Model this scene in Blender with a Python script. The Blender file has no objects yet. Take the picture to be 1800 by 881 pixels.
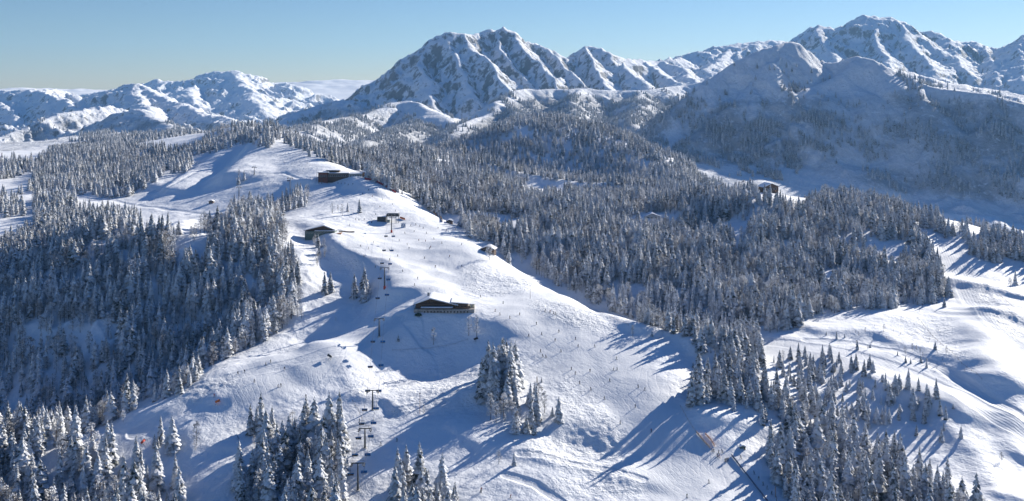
import bpy, bmesh, math, random
import numpy as np
from mathutils import Vector, Matrix

# ------------------------------------------------------------------ camera, sky, sun, exposure
SC = bpy.context.scene
COL = SC.collection
PW, PH = 1800.0, 881.0          # size of the photograph
F = 1729.0                      # focal length in photograph pixels
HY = 150.0                      # row of the true horizon
cam_d = bpy.data.cameras.new('camera')
cam = bpy.data.objects.new('camera', cam_d)
COL.objects.link(cam)
SC.camera = cam
cam_d.sensor_width = 36.0
cam_d.lens = 36.0 * F / PW
cam_d.shift_y = -(PH / 2 - HY) / PW
cam_d.clip_start = 1.0
cam_d.clip_end = 60000.0
cam.location = (0, 0, 0)
cam.rotation_euler = (math.radians(90), 0, 0)

SUN_EL = 21.5
SUN_AZ = 46.0                    # degrees from +X (right) towards +Y (away)
W = bpy.data.worlds.new('World')
SC.world = W
W.use_nodes = True
wn = W.node_tree.nodes; wl = W.node_tree.links
wn.clear()
sky = wn.new('ShaderNodeTexSky'); sky.sky_type = 'NISHITA'
sky.sun_disc = False
sky.sun_elevation = math.radians(SUN_EL)
sky.sun_rotation = math.radians(90 - SUN_AZ)
sky.altitude = 2000
sky.air_density = 1.0; sky.dust_density = 0.2; sky.ozone_density = 6.0
bg = wn.new('ShaderNodeBackground'); bg.inputs[1].default_value = 0.052
wo = wn.new('ShaderNodeOutputWorld')
tint = wn.new('ShaderNodeMix'); tint.data_type = 'RGBA'; tint.blend_type = 'MULTIPLY'; tint.inputs[0].default_value = 1.0
tcw = wn.new('ShaderNodeTexCoord'); sepw = wn.new('ShaderNodeSeparateXYZ'); wl.new(tcw.outputs['Generated'], sepw.inputs[0])
grw = wn.new('ShaderNodeValToRGB'); grw.color_ramp.elements[0].position = 0.0; grw.color_ramp.elements[0].color = (1.07, 0.96, 0.86, 1)
grw.color_ramp.elements[1].position = 0.45; grw.color_ramp.elements[1].color = (0.72, 0.98, 1.22, 1)
ewm = grw.color_ramp.elements.new(0.09); ewm.color = (1.08, 0.98, 0.90, 1)
wl.new(sepw.outputs[2], grw.inputs[0]); wl.new(grw.outputs[0], tint.inputs[7])
wl.new(sky.outputs[0], tint.inputs[6]); wl.new(tint.outputs[2], bg.inputs[0]); wl.new(bg.outputs[0], wo.inputs[0])
sl = bpy.data.lights.new('sun', 'SUN'); sl.energy = 4.2; sl.angle = math.radians(0.5)
sl.color = (1.0, 0.94, 0.84)
so = bpy.data.objects.new('sun', sl); COL.objects.link(so)
e, a = math.radians(SUN_EL), math.radians(SUN_AZ)
SUN = Vector((math.cos(e) * math.cos(a), math.cos(e) * math.sin(a), math.sin(e)))
so.rotation_euler = SUN.to_track_quat('Z', 'Y').to_euler()
SC.view_settings.view_transform = 'Standard'
SC.view_settings.look = 'None'
SC.view_settings.exposure = 1.05
SC.view_settings.gamma = 1.0
SC.view_settings.use_curve_mapping = False
SC.cycles.max_bounces = 4
SC.cycles.diffuse_bounces = 2
SC.cycles.volume_bounces = 0

# ------------------------------------------------------------------ noise and terrain
def hash2(ix, iy, seed):
    h = (ix.astype(np.int64) * 374761393 + iy.astype(np.int64) * 668265263 + seed * 1274126177) & 0xffffffff
    h = ((h ^ (h >> 13)) * 1274126177) & 0xffffffff
    h = ((h ^ (h >> 16)) * 2246822519) & 0xffffffff
    return ((h ^ (h >> 15)) & 0xffffff).astype(np.float64) / float(0xffffff)

def perlin(x, y, seed=0):
    x0 = np.floor(x); y0 = np.floor(y)
    fx = x - x0; fy = y - y0
    ux = fx * fx * fx * (fx * (fx * 6 - 15) + 10); uy = fy * fy * fy * (fy * (fy * 6 - 15) + 10)
    def g(dx, dy):
        a = hash2(x0 + dx, y0 + dy, seed) * 2 * math.pi
        return np.cos(a) * (fx - dx) + np.sin(a) * (fy - dy)
    a = g(0, 0); b = g(1, 0); c = g(0, 1); d = g(1, 1)
    return ((a + (b - a) * ux) + ((c + (d - c) * ux) - (a + (b - a) * ux)) * uy) * 1.5

def fbm(x, y, wl_, octs, seed=0, gain=0.5):
    s = 0; am = 1.0; k = 1.0 / wl_
    for i in range(octs):
        s = s + am * perlin(x * k + 17.3 * i, y * k - 9.1 * i, seed + i)
        am *= gain; k *= 2.03
    return s

def ridged(x, y, wl_, octs, seed=0, gain=0.5):
    s = 0; am = 1.0; k = 1.0 / wl_; w = 1.0
    for i in range(octs):
        n = 1.0 - np.abs(perlin(x * k + 31.7 * i, y * k + 5.3 * i, seed + i)) * 1.6
        n = np.clip(n, 0, 1) ** 2
        s = s + am * n * w
        w = np.clip(n * 1.6, 0, 1)
        am *= gain; k *= 2.1
    return s

def zof(py, D):
    return -(py - HY) / F * D

# control points of the near ground: (px, py, distance) read off the photograph
NEAR = [
 # groomed piste and the crest that carries it
 (1000,881,490),(1200,881,492),(1400,881,500),(800,881,490),(630,870,496),(500,881,500),
 (1000,960,452),(1300,960,456),(700,960,452),(300,960,470),(1600,960,450),(0,960,475),(1900,960,440),(-150,960,480),
 (1150,800,535),(1000,800,540),(1250,740,560),(1120,720,575),(1010,720,582),
 (1180,660,615),(1050,640,630),(960,620,645),(1120,600,668),(1000,580,678),(900,580,676),(940,545,712),
 (870,545,712),(1010,540,722),(950,515,760),(860,520,752),(760,515,765),(700,515,768),(900,490,800),
 (800,470,838),(700,470,842),(640,475,836),(840,430,915),(740,420,930),(660,420,930),(620,430,905),
 (780,393,1000),(700,392,985),(650,392,980),(575,408,930),(520,415,910),(700,350,1120),(740,368,1070),(660,330,1180),
 (640,312,1230),(590,318,1215),(555,320,1210),
 # eastern edge of the crest, and the ground falling away behind it
 (700,335,1150),(790,398,990),(860,442,890),(935,492,810),(1010,522,770),(1100,570,712),(1210,602,678),(1260,640,650),
 (1230,650,640),(1210,690,602),(1240,715,585),(1345,700,602),(1345,770,560),(1420,850,520),(1500,881,508),
 (800,420,1110),(900,480,940),(1000,540,850),(1100,600,780),(1200,640,730),(700,345,1280),(620,300,1400),
 # knoll, hollows and spurs below the big chalet
 (780,553,698),(725,548,700),(835,548,705),(850,575,682),(760,598,675),(700,590,676),(690,640,655),(700,668,636),(640,650,640),(560,680,612),(620,690,606),
 (660,695,604),(780,660,640),(780,690,606),(850,650,630),(830,700,590),(760,720,578),(700,760,553),(660,770,547),(760,770,547),(900,700,588),
 (870,720,575),(940,720,580),(990,745,562),(930,775,545),(850,790,535),(880,825,517),(950,830,515),(1090,840,512),(760,820,519),
 (600,620,648),(540,600,668),(480,625,640),(390,645,628),(350,665,618),(300,700,600),(245,725,586),(190,760,570),(130,790,556),
 (640,720,580),(560,720,585),(500,730,580),(440,700,592),(400,740,573),(430,770,560),(340,790,550),(380,820,530),(450,830,522),
 (270,800,548),(60,790,555),(0,810,550),(200,860,525),(100,881,520),(0,881,520),(-150,800,555),(-150,881,520),
 # shaded bowl west of the pylon
 (600,450,862),(575,480,825),(560,520,780),(545,560,745),(530,600,715),(640,540,765),(600,585,718),(520,630,672),(560,450,855),(670,545,735),(500,560,745),
 # the dark wooded face on the left
 (500,430,850),(470,400,900),(520,480,800),(400,412,860),(330,408,850),(250,425,840),(200,435,838),(150,425,870),
 (400,500,790),(300,520,780),(200,540,768),(100,560,760),(0,560,765),(450,560,752),(350,600,735),(250,640,718),(150,680,705),
 (50,700,700),(0,730,690),(300,660,706),(180,735,690),(80,765,680),(-150,700,700),(0,480,880),(60,435,960),(-150,520,880),
 (0,620,740),(420,600,728),(480,520,775),(470,600,705),(395,628,690),
 # the bowl and the woods behind it on the left
 (400,385,1060),(490,385,1020),(440,370,1120),(540,378,1010),(600,380,1000),(620,345,1090),(560,340,1130),(520,330,1190),
 (460,350,1190),(380,355,1210),(420,320,1320),(480,300,1370),(540,290,1340),(440,290,1480),(500,262,1560),(540,262,1500),
 (470,248,1700),(500,240,1720),(560,275,1400),(590,290,1310),(440,222,1900),(400,235,1850),(360,262,1720),(340,290,1560),
 (300,310,1480),(240,340,1370),(200,352,1330),(145,350,1340),(250,375,1210),(190,380,1200),(330,380,1150),(250,395,1110),
 (110,360,1280),(60,390,1150),(0,400,1120),(0,370,1260),(60,370,1250),(130,400,1090),(0,345,1380),(60,345,1360),
 (90,330,1450),(180,320,1550),(250,300,1640),(320,275,1760),(250,265,1900),(120,275,1850),(30,300,1700),(0,318,1580),(30,325,1540),
 (-150,350,1400),(-150,300,1800),(-150,420,1100),(360,240,2000),
 # behind: valley before the far hills
 (470,235,2050),(200,262,2300),(0,272,2300),(-150,270,2400),(560,305,1850),(640,335,1750),(430,245,2200),(500,262,2100),(560,330,2200),
 (0,262,2700),(200,255,2600),(400,240,2600),
 # hill woods right of the crest
 (640,280,1560),(700,262,1700),(650,265,1750),(760,275,1640),(700,290,1520),(820,320,1400),(760,330,1330),(880,345,1290),(860,370,1200),(900,385,1120),
 (830,385,1120),(960,375,1130),(900,410,1030),(960,430,990),
 (830,245,2150),(880,225,2200),(940,214,2230),(1010,222,2200),(1080,245,2120),(1150,275,2000),(1220,310,1850),(1260,335,1720),
 (900,290,1800),(1000,300,1780),(1100,320,1660),(820,290,1760),(960,340,1450),(1100,345,1480),(1200,345,1500),
 (940,260,2700),(800,300,2500),(1150,340,2500),
 (960,355,1260),(1050,350,1280),(1150,360,1240),(1160,390,1150),(1240,355,1230),(1330,345,1225),(1360,342,1220),(1400,350,1200),
 (1100,430,1010),(1250,420,1040),(1380,420,1030),(1050,480,900),(1200,500,870),(1300,540,800),(1350,500,860),
 (1470,345,1210),(1540,360,1170),(1600,378,1130),(1660,395,1100),(1720,415,1080),(1800,425,1080),(1950,430,1080),
 (1500,430,1010),(1600,440,990),(1480,520,850),(1560,525,830),(1640,520,840),(1700,505,860),(1640,410,1060),
 (1400,560,765),(1350,590,725),(1480,570,745),(1340,620,688),(1420,610,695),(1550,560,760),(1620,590,730),(1500,640,668),
 (1600,640,668),(1680,660,655),(1700,600,715),(1740,560,770),(1690,540,800),(1700,460,960),(1740,480,925),(1800,500,900),
 (1950,520,880),(1760,600,730),(1800,590,760),(1760,640,680),(1800,650,690),(1800,740,600),(1740,720,612),(1950,680,680),
 (1660,740,600),(1600,720,610),(1500,700,620),(1420,680,636),(1560,780,575),(1650,800,560),(1740,800,562),(1800,810,560),
 (1700,860,520),(1600,850,528),(1800,881,515),(1950,820,560),(1480,800,560),
 # the deep valley behind the hut crest
 (1355,400,1450),(1500,430,1450),(1650,470,1400),(1800,500,1400),(1950,510,1400),(1250,420,1900),(1355,490,1900),(1500,505,1900),(1650,515,1900),
 (1800,520,1900),(1950,520,1900),(1350,345,2600),(1500,370,2650),(1650,402,2680),(1800,432,2680),(1950,435,2680),
 (1350,300,2850),(1550,315,2850),(1750,350,2850),(1950,365,2850),(520,300,2600),(600,320,2600),(700,310,2600),(1000,250,2700),
]

def tps(cp, qx, qy, lam=2e-4):
    c = np.array(cp, float)
    x = (c[:, 0] - 900) / F; y = np.log(c[:, 2] / 700.0)
    z = -(c[:, 1] - HY) / F * c[:, 2]
    n = len(c)
    def K(r2): return 0.5 * r2 * np.log(r2 + 1e-12)
    A = K((x[:, None] - x[None]) ** 2 + (y[:, None] - y[None]) ** 2) + np.eye(n) * lam
    P = np.stack([np.ones(n), x, y], 1)
    M = np.zeros((n + 3, n + 3)); M[:n, :n] = A; M[:n, n:] = P; M[n:, :n] = P.T
    w = np.linalg.solve(M, np.concatenate([z, np.zeros(3)]))
    out = np.zeros(qx.shape)
    for i in range(n):
        out += w[i] * K((qx - x[i]) ** 2 + (qy - y[i]) ** 2)
    return out + w[n] + w[n + 1] * qx + w[n + 2] * qy

# ridge lines of the far ground: each (slope, crest roundness, rock, [(px, py, distance), ...])
RIDGES = [
 # far left skyline
 (0.42, 60, [(150,166,12500),(205,156,12200),(255,150,12000),(279,138,12000),(300,143,12000),(350,141,12000),(365,130,12000),(378,125,12000),(395,126,12000),(412,124,12000),(430,129,12000),(460,144,12000),(485,148,12000),(505,145,11800),(515,148,11800),(530,168,11500)]),
 (0.40, 50, [(412,126,12000),(430,150,11000),(445,172,10200),(460,190,9600)]),
 (0.38, 50, [(350,141,12000),(330,160,11000),(345,180,10200)]),
 (0.48, 50, [(-200,178,9800),(-60,160,9500),(-10,158,9500),(20,160,9400),(45,156,9300),(66,158,9200),(95,156,9600),(112,164,9500),(140,172,9400)]),
 (0.55, 30, [(66,158,9200),(100,170,8700),(136,187,8200),(160,205,7700)]),
 (0.55, 30, [(-30,160,9500),(5,185,8800),(30,205,8300)]),
 (0.50, 40, [(150,178,8800),(163,167,8800),(190,160,8700),(212,155,8600),(228,147,8500),(237,147,8500),(250,153,8300),(268,163,8000),(300,175,7700),(330,188,7300),(370,201,6900),(410,211,6500),(440,216,6300)]),
 (0.50, 30, [(237,147,8500),(245,170,7800),(262,190,7200),(280,205,6800)]),
 (0.45, 40, [(-150,240,5200),(0,241,5300),(50,224,5500),(78,213,5600),(110,200,5800),(150,190,6000),(185,186,6200)]),
 (0.45, 40, [(185,215,5200),(218,198,5300),(245,191,5300),(265,199,5200),(282,213,5000),(300,226,4700),(330,236,4400)]),
 (0.30, 60, [(-150,262,3600),(0,262,3400),(70,250,3400),(130,240,3500),(190,232,3700)]),
 # central massif, left shoulder and valley side
 (0.45, 40, [(500,214,5600),(560,182,6000),(592,176,6000),(612,176,6000),(640,181,6100)]),
 (0.95, 20, [(637,182,6500),(642,170,6500),(648,157,6500),(664,147,6500),(682,133,6500),(700,117,6500),(719,102,6500),(735,88,6500),(746,77,6500),(755,68,6500),(763,63,6500),(779,58,6500),(791,54,6500),(805,57,6520),(818,58,6560),(838,60,6620),(848,55,6680),(859,50,6720),(872,52,6750),(886,48,6760),(906,54,6760),(923,68,6760),(940,76,6760),(957,84,6760),(975,92,6760),(991,99,6760),(1000,105,6760)]),
 (0.85, 12, [(805,57,6520),(822,80,6350),(840,98,6220),(862,118,6060),(880,138,5900),(895,155,5750),(905,175,5600)]),
 (0.85, 12, [(779,58,6500),(800,95,6250),(815,130,6000),(835,165,5750)]),
 (0.80, 12, [(746,77,6500),(740,110,6200),(755,150,5900),(765,185,5600)]),
 (0.80, 12, [(700,117,6500),(690,150,6150),(700,180,5850),(715,205,5600)]),
 (0.85, 12, [(906,54,6760),(925,85,6500),(948,110,6300),(965,135,6100),(975,165,5900)]),
 (0.85, 12, [(957,84,6760),(985,112,6450),(1010,135,6250),(1030,160,6050)]),
 (0.85, 12, [(872,52,6750),(885,90,6450),(905,120,6250),(925,150,6050)]),
 (0.62, 15, [(1000,98,7000),(1012,96,7000),(1022,92,7000),(1025,79,7000),(1036,80,7000),(1053,83,7000),(1077,97,7050),(1094,102,7100),(1111,106,7200),(1128,104,7400),(1145,107,7600),(1165,106,7700),(1190,104,7800),(1200,100,7900)]),
 (0.65, 12, [(1025,79,7000),(1040,105,6700),(1060,130,6450),(1075,160,6150)]),
 (0.60, 12, [(1077,97,7050),(1100,120,6700),(1130,140,6400),(1150,165,6100)]),
 (0.55, 12, [(1128,104,7400),(1160,125,7000),(1190,145,6600)]),
 (0.45, 15, [(1165,106,7700),(1205,125,7200),(1230,145,6700)]),
 (0.30, 80, [(1200,100,8400),(1234,91,8400),(1260,86,8500),(1285,80,8600),(1310,76,8700),(1346,71,8800),(1380,73,8900),(1420,80,8900)]),
 (0.42, 20, [(1285,80,8600),(1270,100,8000),(1240,120,7400)]),
 # foreground spur of the massif
 (0.50, 30, [(560,225,4300),(620,212,4500),(670,192,4800),(700,181,4950),(722,177,5000),(738,180,4900),(755,192,4700),(775,204,4500),(795,216,4300),(815,228,4100)]),
 (0.5, 25, [(440,250,3300),(480,236,3500),(520,224,3800),(565,214,4100),(610,207,4400),(650,200,4700)]),
 (0.5, 25, [(600,262,3200),(640,245,3500),(690,228,3900),(735,214,4300)]),
 # plateau edge
 (0.50, 12, [(800,235,3500),(830,213,3800),(852,203,3950),(879,184,4200),(890,170,4400),(903,159,4500),(927,156,4600),(950,158,4600),(974,156,4650),(1000,157,4650),(1022,154,4700),(1050,158,4700),(1077,159,4750),(1128,159,4800),(1170,154,4900),(1200,150,5000),(1225,146,5000),(1260,140,5000)]),
 (0.50, 12, [(1022,154,4700),(1010,180,4300),(1000,205,3900),(985,225,3500)]),
 (0.50, 12, [(1128,159,4800),(1120,190,4200),(1105,220,3700)]),
 (0.50, 12, [(879,184,4200),(910,205,3800),(930,225,3400)]),
 # right mountain
 (0.85, 14, [(1120,262,2980),(1150,232,3055),(1180,200,3130),(1205,173,3205),(1217,163,3230),(1232,147,3255),(1244,136,3280),(1262,126,3305),(1282,116,3330),(1302,105,3355),(1322,95,3380),(1340,85,3405),(1353,78,3420),(1366,74,3430),(1377,73,3430),(1391,75,3430),(1411,87,3420),(1438,104,3405),(1450,109,3395),(1462,110,3385),(1475,108,3380),(1483,104,3380),(1492,101,3375),(1503,98,3370),(1527,104,3350),(1540,110,3340),(1554,117,3330),(1575,127,3310),(1592,135,3290),(1626,151,3255),(1650,156,3230),(1677,159,3205),(1728,165,3155),(1752,173,3130),(1800,185,3080),(1900,205,3005),(2050,225,2930)]),
 (0.75, 15, [(1377,73,3430),(1360,110,3330),(1330,150,3230),(1290,190,3130),(1240,230,3020),(1190,262,2930)]),
 (0.75, 20, [(1503,98,3370),(1475,130,3280),(1440,155,3205),(1420,185,3130),(1400,215,3055),(1350,250,2980),(1290,285,2905)]),
 (0.7, 20, [(1592,135,3290),(1610,175,3155),(1620,215,3055),(1630,260,2955)]),
 (0.7, 20, [(1728,165,3155),(1740,210,3030),(1745,260,2930)]),
 (0.30, 30, [(1560,119,4300),(1574,122,4300),(1600,126,4300),(1626,131,4250),(1660,142,4200),(1677,147,4150),(1720,155,4050),(1800,170,3900)]),
 # far right skyline
 (0.62, 15, [(1370,82,8000),(1389,70,8000),(1403,62,8000),(1418,54,8000),(1428,47,8000),(1438,44,8000),(1450,46,8000),(1462,49,8000),(1475,45,8000),(1489,41,8000),(1500,33,8000),(1512,27,8000),(1522,26,8000),(1530,31,8000),(1537,27,8000),(1545,33,8000),(1553,28,8000),(1566,29,8000),(1578,40,8000),(1590,53,8000),(1600,53,8000),(1609,57,8000),(1622,56,8000),(1636,54,8000),(1650,59,8000),(1662,66,8000),(1677,73,8000),(1695,74,8000),(1711,73,8000),(1728,78,8000),(1745,83,8000),(1762,83,7900),(1778,76,7800),(1792,65,7700),(1805,60,7600),(1850,50,7500),(1950,62,7500),(2100,50,7500)]),
 (0.60, 12, [(1438,44,8000),(1450,75,7600),(1470,105,7200),(1480,125,6900)]),
 (0.60, 12, [(1530,31,8000),(1540,65,7600),(1560,95,7200),(1570,120,6800)]),
 (0.60, 12, [(1566,29,8000),(1590,65,7600),(1620,90,7300),(1640,125,6800)]),
 (0.55, 12, [(1662,66,8000),(1680,95,7500),(1700,125,7000)]),
 (0.55, 12, [(1728,78,8000),(1745,110,7300),(1760,140,6700)]),
 (0.55, 12, [(1805,60,7600),(1790,100,7100),(1800,140,6500)]),
]

# polar grid
NC = 1260
colpx = np.linspace(-330, 2130, NC)
nearD = 1.0 / np.linspace(1 / 430.0, 1 / 2600.0, 760)
farD = np.exp(np.linspace(math.log(2600.0), math.log(13800.0), 680))[1:]
Ds = np.concatenate([nearD, farD]); NR = len(Ds); NN = len(nearD)
GP, GD = np.meshgrid(colpx, Ds)
GX = (GP - 900) / F * GD; GY = GD

# near surface on a coarse grid, then refined
def coarse_near():
    cu = np.linspace(-330, 2130, 330); cv = np.linspace(math.log(430.), math.log(2900.), 300)
    U, V = np.meshgrid(cu, cv)
    Z = tps(NEAR, (U - 900) / F, V - math.log(700.0))
    return cu, cv, Z
cu, cv, CZ = coarse_near()
def bil(Z, xs, ys, qx, qy):
    ix = np.clip((qx - xs[0]) / (xs[1] - xs[0]), 0, len(xs) - 1.001); iy = np.clip((qy - ys[0]) / (ys[1] - ys[0]), 0, len(ys) - 1.001)
    i = ix.astype(int); j = iy.astype(int); fx = ix - i; fy = iy - j
    return (Z[j, i] * (1 - fx) + Z[j, i + 1] * fx) * (1 - fy) + (Z[j + 1, i] * (1 - fx) + Z[j + 1, i + 1] * fx) * fy

def inpoly(px, py, poly):
    c = np.zeros(px.shape, bool); n = len(poly); j = n - 1
    for i in range(n):
        xi, yi = poly[i]; xj, yj = poly[j]
        if yi != yj:
            c ^= ((yi > py) != (yj > py)) & (px < (xj - xi) * (py - yi) / (yj - yi) + xi)
        j = i
    return c

GZ = np.full(GP.shape, -1e9)
nm = GD <= 2900
zn = bil(CZ, cu, cv, GP[nm], np.log(GD[nm]))
xx, yy = GX[nm], GY[nm]
zn = zn + fbm(xx, yy, 95, 3, 5) * 1.9 + fbm(xx, yy, 24, 2, 9) * 0.42
# steep wooded face on the left gets gullies
face = np.exp(-(((xx + 330) / 170) ** 2 + ((yy - 800) / 130) ** 2))
zn += face * (ridged(xx, yy, 60, 3, 77) - 0.9) * 6.0
nearZ = zn
# wooded hills right of the crest roll in knolls and hollows
np_ = 900 + F * xx / yy
zn += np.clip((np_ - 960) / 220, 0, 1) * np.clip((yy - 760) / 220, 0, 1) * fbm(xx, yy, 190, 2, 55) * 13
# convex crests added to throw shade, steep on the lee side: (height m, steep width m, gentle width m, line through photograph pixels)
LEE = [
 (17, 26, 60, [(860,306,1620),(930,306,1590),(1010,312,1560),(1080,322,1540)]),
 (14, 24, 60, [(760,268,1900),(820,262,1960),(880,262,1980)]),
 (12, 22, 55, [(1130,400,1130),(1200,392,1140),(1280,392,1120)]),
 (5, 9, 26, [(1690,495,870),(1750,512,850),(1830,540,820)]),
 (4, 9, 24, [(1740,560,770),(1790,575,755),(1840,590,745)]),
 (4, 8, 22, [(1560,700,630),(1640,720,618),(1700,745,600)]),
 (9, 14, 36, [(360,262,1720),(330,285,1600),(290,310,1480),(262,330,1400)]),
 (10, 14, 40, [(588,425,895),(612,442,872),(645,468,843),(680,498,805),(702,528,752)]),
 (3, 9, 30, [(850,572,688),(800,556,700),(735,552,702),(695,562,692),(655,592,672),(600,635,645),(540,678,618)]),
 (3, 12, 30, [(1000,742,566),(950,705,582),(890,690,590),(800,690,600),(720,693,602),(650,700,598)]),
 (6, 9, 26, [(1255,625,662),(1210,603,675),(1160,588,692),(1115,590,690)]),
 (16, 22, 50, [(480,238,1780),(470,255,1650),(452,275,1560),(425,300,1430),(400,322,1330)]),
 (9, 14, 40, [(540,326,1200),(585,322,1215),(625,332,1180),(645,352,1120)]),
 (2, 9, 30, [(505,402,985),(560,410,940),(620,416,922)]),
 (8, 14, 40, [(440,258,1700),(390,285,1590),(340,312,1450),(295,342,1340)]),
 (11, 20, 44, [(1830,580,780),(1780,600,745),(1752,640,690),(1760,700,640)]),
 (4, 9, 22, [(1650,725,612),(1690,780,580),(1735,850,540),(1770,900,510)]),
 (5, 9, 22, [(1800,720,620),(1785,770,590),(1800,830,560)]),
 (2.6, 8, 20, [(1440,585,735),(1540,590,725),(1620,622,700),(1690,665,665)]),
 (2.0, 7, 20, [(830,775,543),(900,795,534),(1000,810,526),(1110,838,513)]),
 (2, 9, 24, [(250,722,588),(330,705,597),(400,700,595),(470,688,604)]),
 (2.2, 7, 18, [(340,800,546),(420,790,551),(470,772,560),(520,750,572)]),
 (3, 6, 18, [(700,730,577),(780,720,582),(850,705,588)]),
 (4, 8, 20, [(1350,765,562),(1300,748,566),(1240,745,564)]),
]
sx, sy = SUN.x / math.hypot(SUN.x, SUN.y), SUN.y / math.hypot(SUN.x, SUN.y)
for hgt, ws, wg, pts in LEE:
    P = [((p - 900) / F * D, D) for p, y, D in pts]
    bd = np.full(xx.shape, 1e9); bs = np.zeros(xx.shape)
    qx = xx + fbm(xx, yy, 40, 2, 31) * 5; qy = yy + fbm(xx, yy, 40, 2, 37) * 5
    for (ax, ay), (bx, by) in zip(P[:-1], P[1:]):
        dx, dy = bx - ax, by - ay
        t = np.clip(((qx - ax) * dx + (qy - ay) * dy) / (dx * dx + dy * dy), 0, 1)
        ex, ey = qx - ax - t * dx, qy - ay - t * dy; d = np.hypot(ex, ey); k = d < bd
        bd[k] = d[k]; bs[k] = (ex * sx + ey * sy)[k]
    wv = np.where(bs < 0, ws, wg); tr = 1 / (1 + np.exp(-bs / (ws * 0.3)))
    wv = ws + (wg - ws) * tr
    zn = zn + hgt * np.exp(-(bd / wv) ** 2)
nearZ = zn
# far surface
fm = GD > 1900
fx_, fy_ = GX[fm], GY[fm]
wx = fx_ + fbm(fx_, fy_, 420, 3, 201) * 40; wy = fy_ + fbm(fx_, fy_, 420, 3, 301) * 40
zf = np.full(fx_.shape, -1e9); dmin = np.full(fx_.shape, 1e9)
base = np.interp(GD[fm], [1900, 2600, 3500, 5000, 7000, 14000], [-520, -420, -360, -420, -330, -350])
zf = base + fbm(fx_, fy_, 900, 4, 41) * 35
for slope, rnd, pts in RIDGES:
    P = [((p - 900) / F * D, D, zof(y, D)) for p, y, D in pts]
    x0 = min(p[0] for p in P); x1 = max(p[0] for p in P); y0 = min(p[1] for p in P); y1 = max(p[1] for p in P)
    R = 1900
    idx = np.nonzero((wx > x0 - R) & (wx < x1 + R) & (wy > y0 - R) & (wy < y1 + R))[0]
    if len(idx) == 0: continue
    qx, qy = wx[idx], wy[idx]
    best = np.full(qx.shape, -1e9); bd = np.full(qx.shape, 1e9)
    for (ax, ay, az), (bx, by, bz) in zip(P[:-1], P[1:]):
        dx, dy = bx - ax, by - ay
        t = np.clip(((qx - ax) * dx + (qy - ay) * dy) / (dx * dx + dy * dy + 1e-6), 0, 1)
        d = np.hypot(qx - ax - t * dx, qy - ay - t * dy)
        prof = (np.sqrt(d * d + rnd * rnd) - rnd) * slope
        z = az + t * (bz - az) - prof * (1 - 0.18 * np.clip(d / 1200, 0, 1))
        k = z > best
        best[k] = z[k]; bd[k] = d[k]
    cur = zf[idx]; k = best > cur
    ii = idx[k]; zf[ii] = best[k]; dmin[ii] = bd[k]
rough = np.clip(dmin / 260, 0.0, 1)
lowf = np.clip((fy_ - 3300) / 2300, 0.42, 1)
fz = zf + rough * lowf * ((ridged(fx_ + 0.3 * fy_, fy_, 460, 6, 61, 0.46) - 1.1) * 56) + np.maximum(np.clip(dmin / 60, 0.12, 1), np.where(fy_ > 5900, 0.8, 0)) * lowf * (ridged(fx_, fy_, 110, 5, 91, 0.55) - 0.9) * 11
GZ[nm] = nearZ
# join
both = nm & fm
tmpF = np.full(GP.shape, -1e9); tmpF[fm] = fz
tmpN = np.full(GP.shape, -1e9); tmpN[nm] = nearZ
wgt = np.clip((GD - 2300) / 500, 0, 1)
joined = np.maximum(tmpN - wgt * 0, tmpF)
k = 14.0
h = np.clip(0.5 + 0.5 * (tmpN - tmpF) / k, 0, 1)
sm = tmpF + (tmpN - tmpF) * h + k * h * (1 - h)
GZ = np.where(both, np.where(GD < 2050, np.maximum(tmpN, np.where(tmpF > tmpN, tmpN, tmpF)), sm), np.where(nm, tmpN, tmpF))
blend = np.clip((GD - 2050) / 250, 0, 1)
GZ = np.where(both & (GD < 2300), tmpN * (1 - blend) + sm * blend, GZ)

GPY = HY - F * GZ / GD
# first-visible flag: running minimum of the projected row from near to far
runmin = np.minimum.accumulate(GPY, axis=0)

def heightD(px, D):
    c = np.clip((np.asarray(px, float) - colpx[0]) / (colpx[1] - colpx[0]), 0, NC - 1.001)
    r = np.interp(np.asarray(D, float), Ds, np.arange(NR)); r = np.clip(r, 0, NR - 1.001)
    i = c.astype(int); j = r.astype(int); fx = c - i; fy = r - j
    return (GZ[j, i] * (1 - fx) + GZ[j, i + 1] * fx) * (1 - fy) + (GZ[j + 1, i] * (1 - fx) + GZ[j + 1, i + 1] * fx) * fy

def hz(x, y):
    return float(heightD(900 + F * x / y, y))

def at(px, py):
    """the spot on the ground seen at pixel (px, py) of the photograph"""
    c = int(round((px - colpx[0]) / (colpx[1] - colpx[0])))
    col = GPY[:, c]
    r = int(np.argmax(col <= py))
    if r == 0: r = 1
    a_, b_ = col[r - 1], col[r]
    t = 0 if a_ == b_ else min(1, max(0, (a_ - py) / (a_ - b_)))
    D = Ds[r - 1] + t * (Ds[r] - Ds[r - 1])
    x = (px - 900) / F * D
    return Vector((x, D, hz(x, D)))

def poly_weight(polys, soft=0):
    m = np.zeros(GP.shape, np.float32)
    for p in polys:
        m[inpoly(GP, GPY, p) & (GPY <= runmin + 3)] = 1
    return m

def blur(m, n=2):
    for _ in range(n):
        m = (m + np.roll(m, 1, 0) + np.roll(m, -1, 0)) / 3
        m = (m + np.roll(m, 1, 1) + np.roll(m, -1, 1)) / 3
    return m
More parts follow.
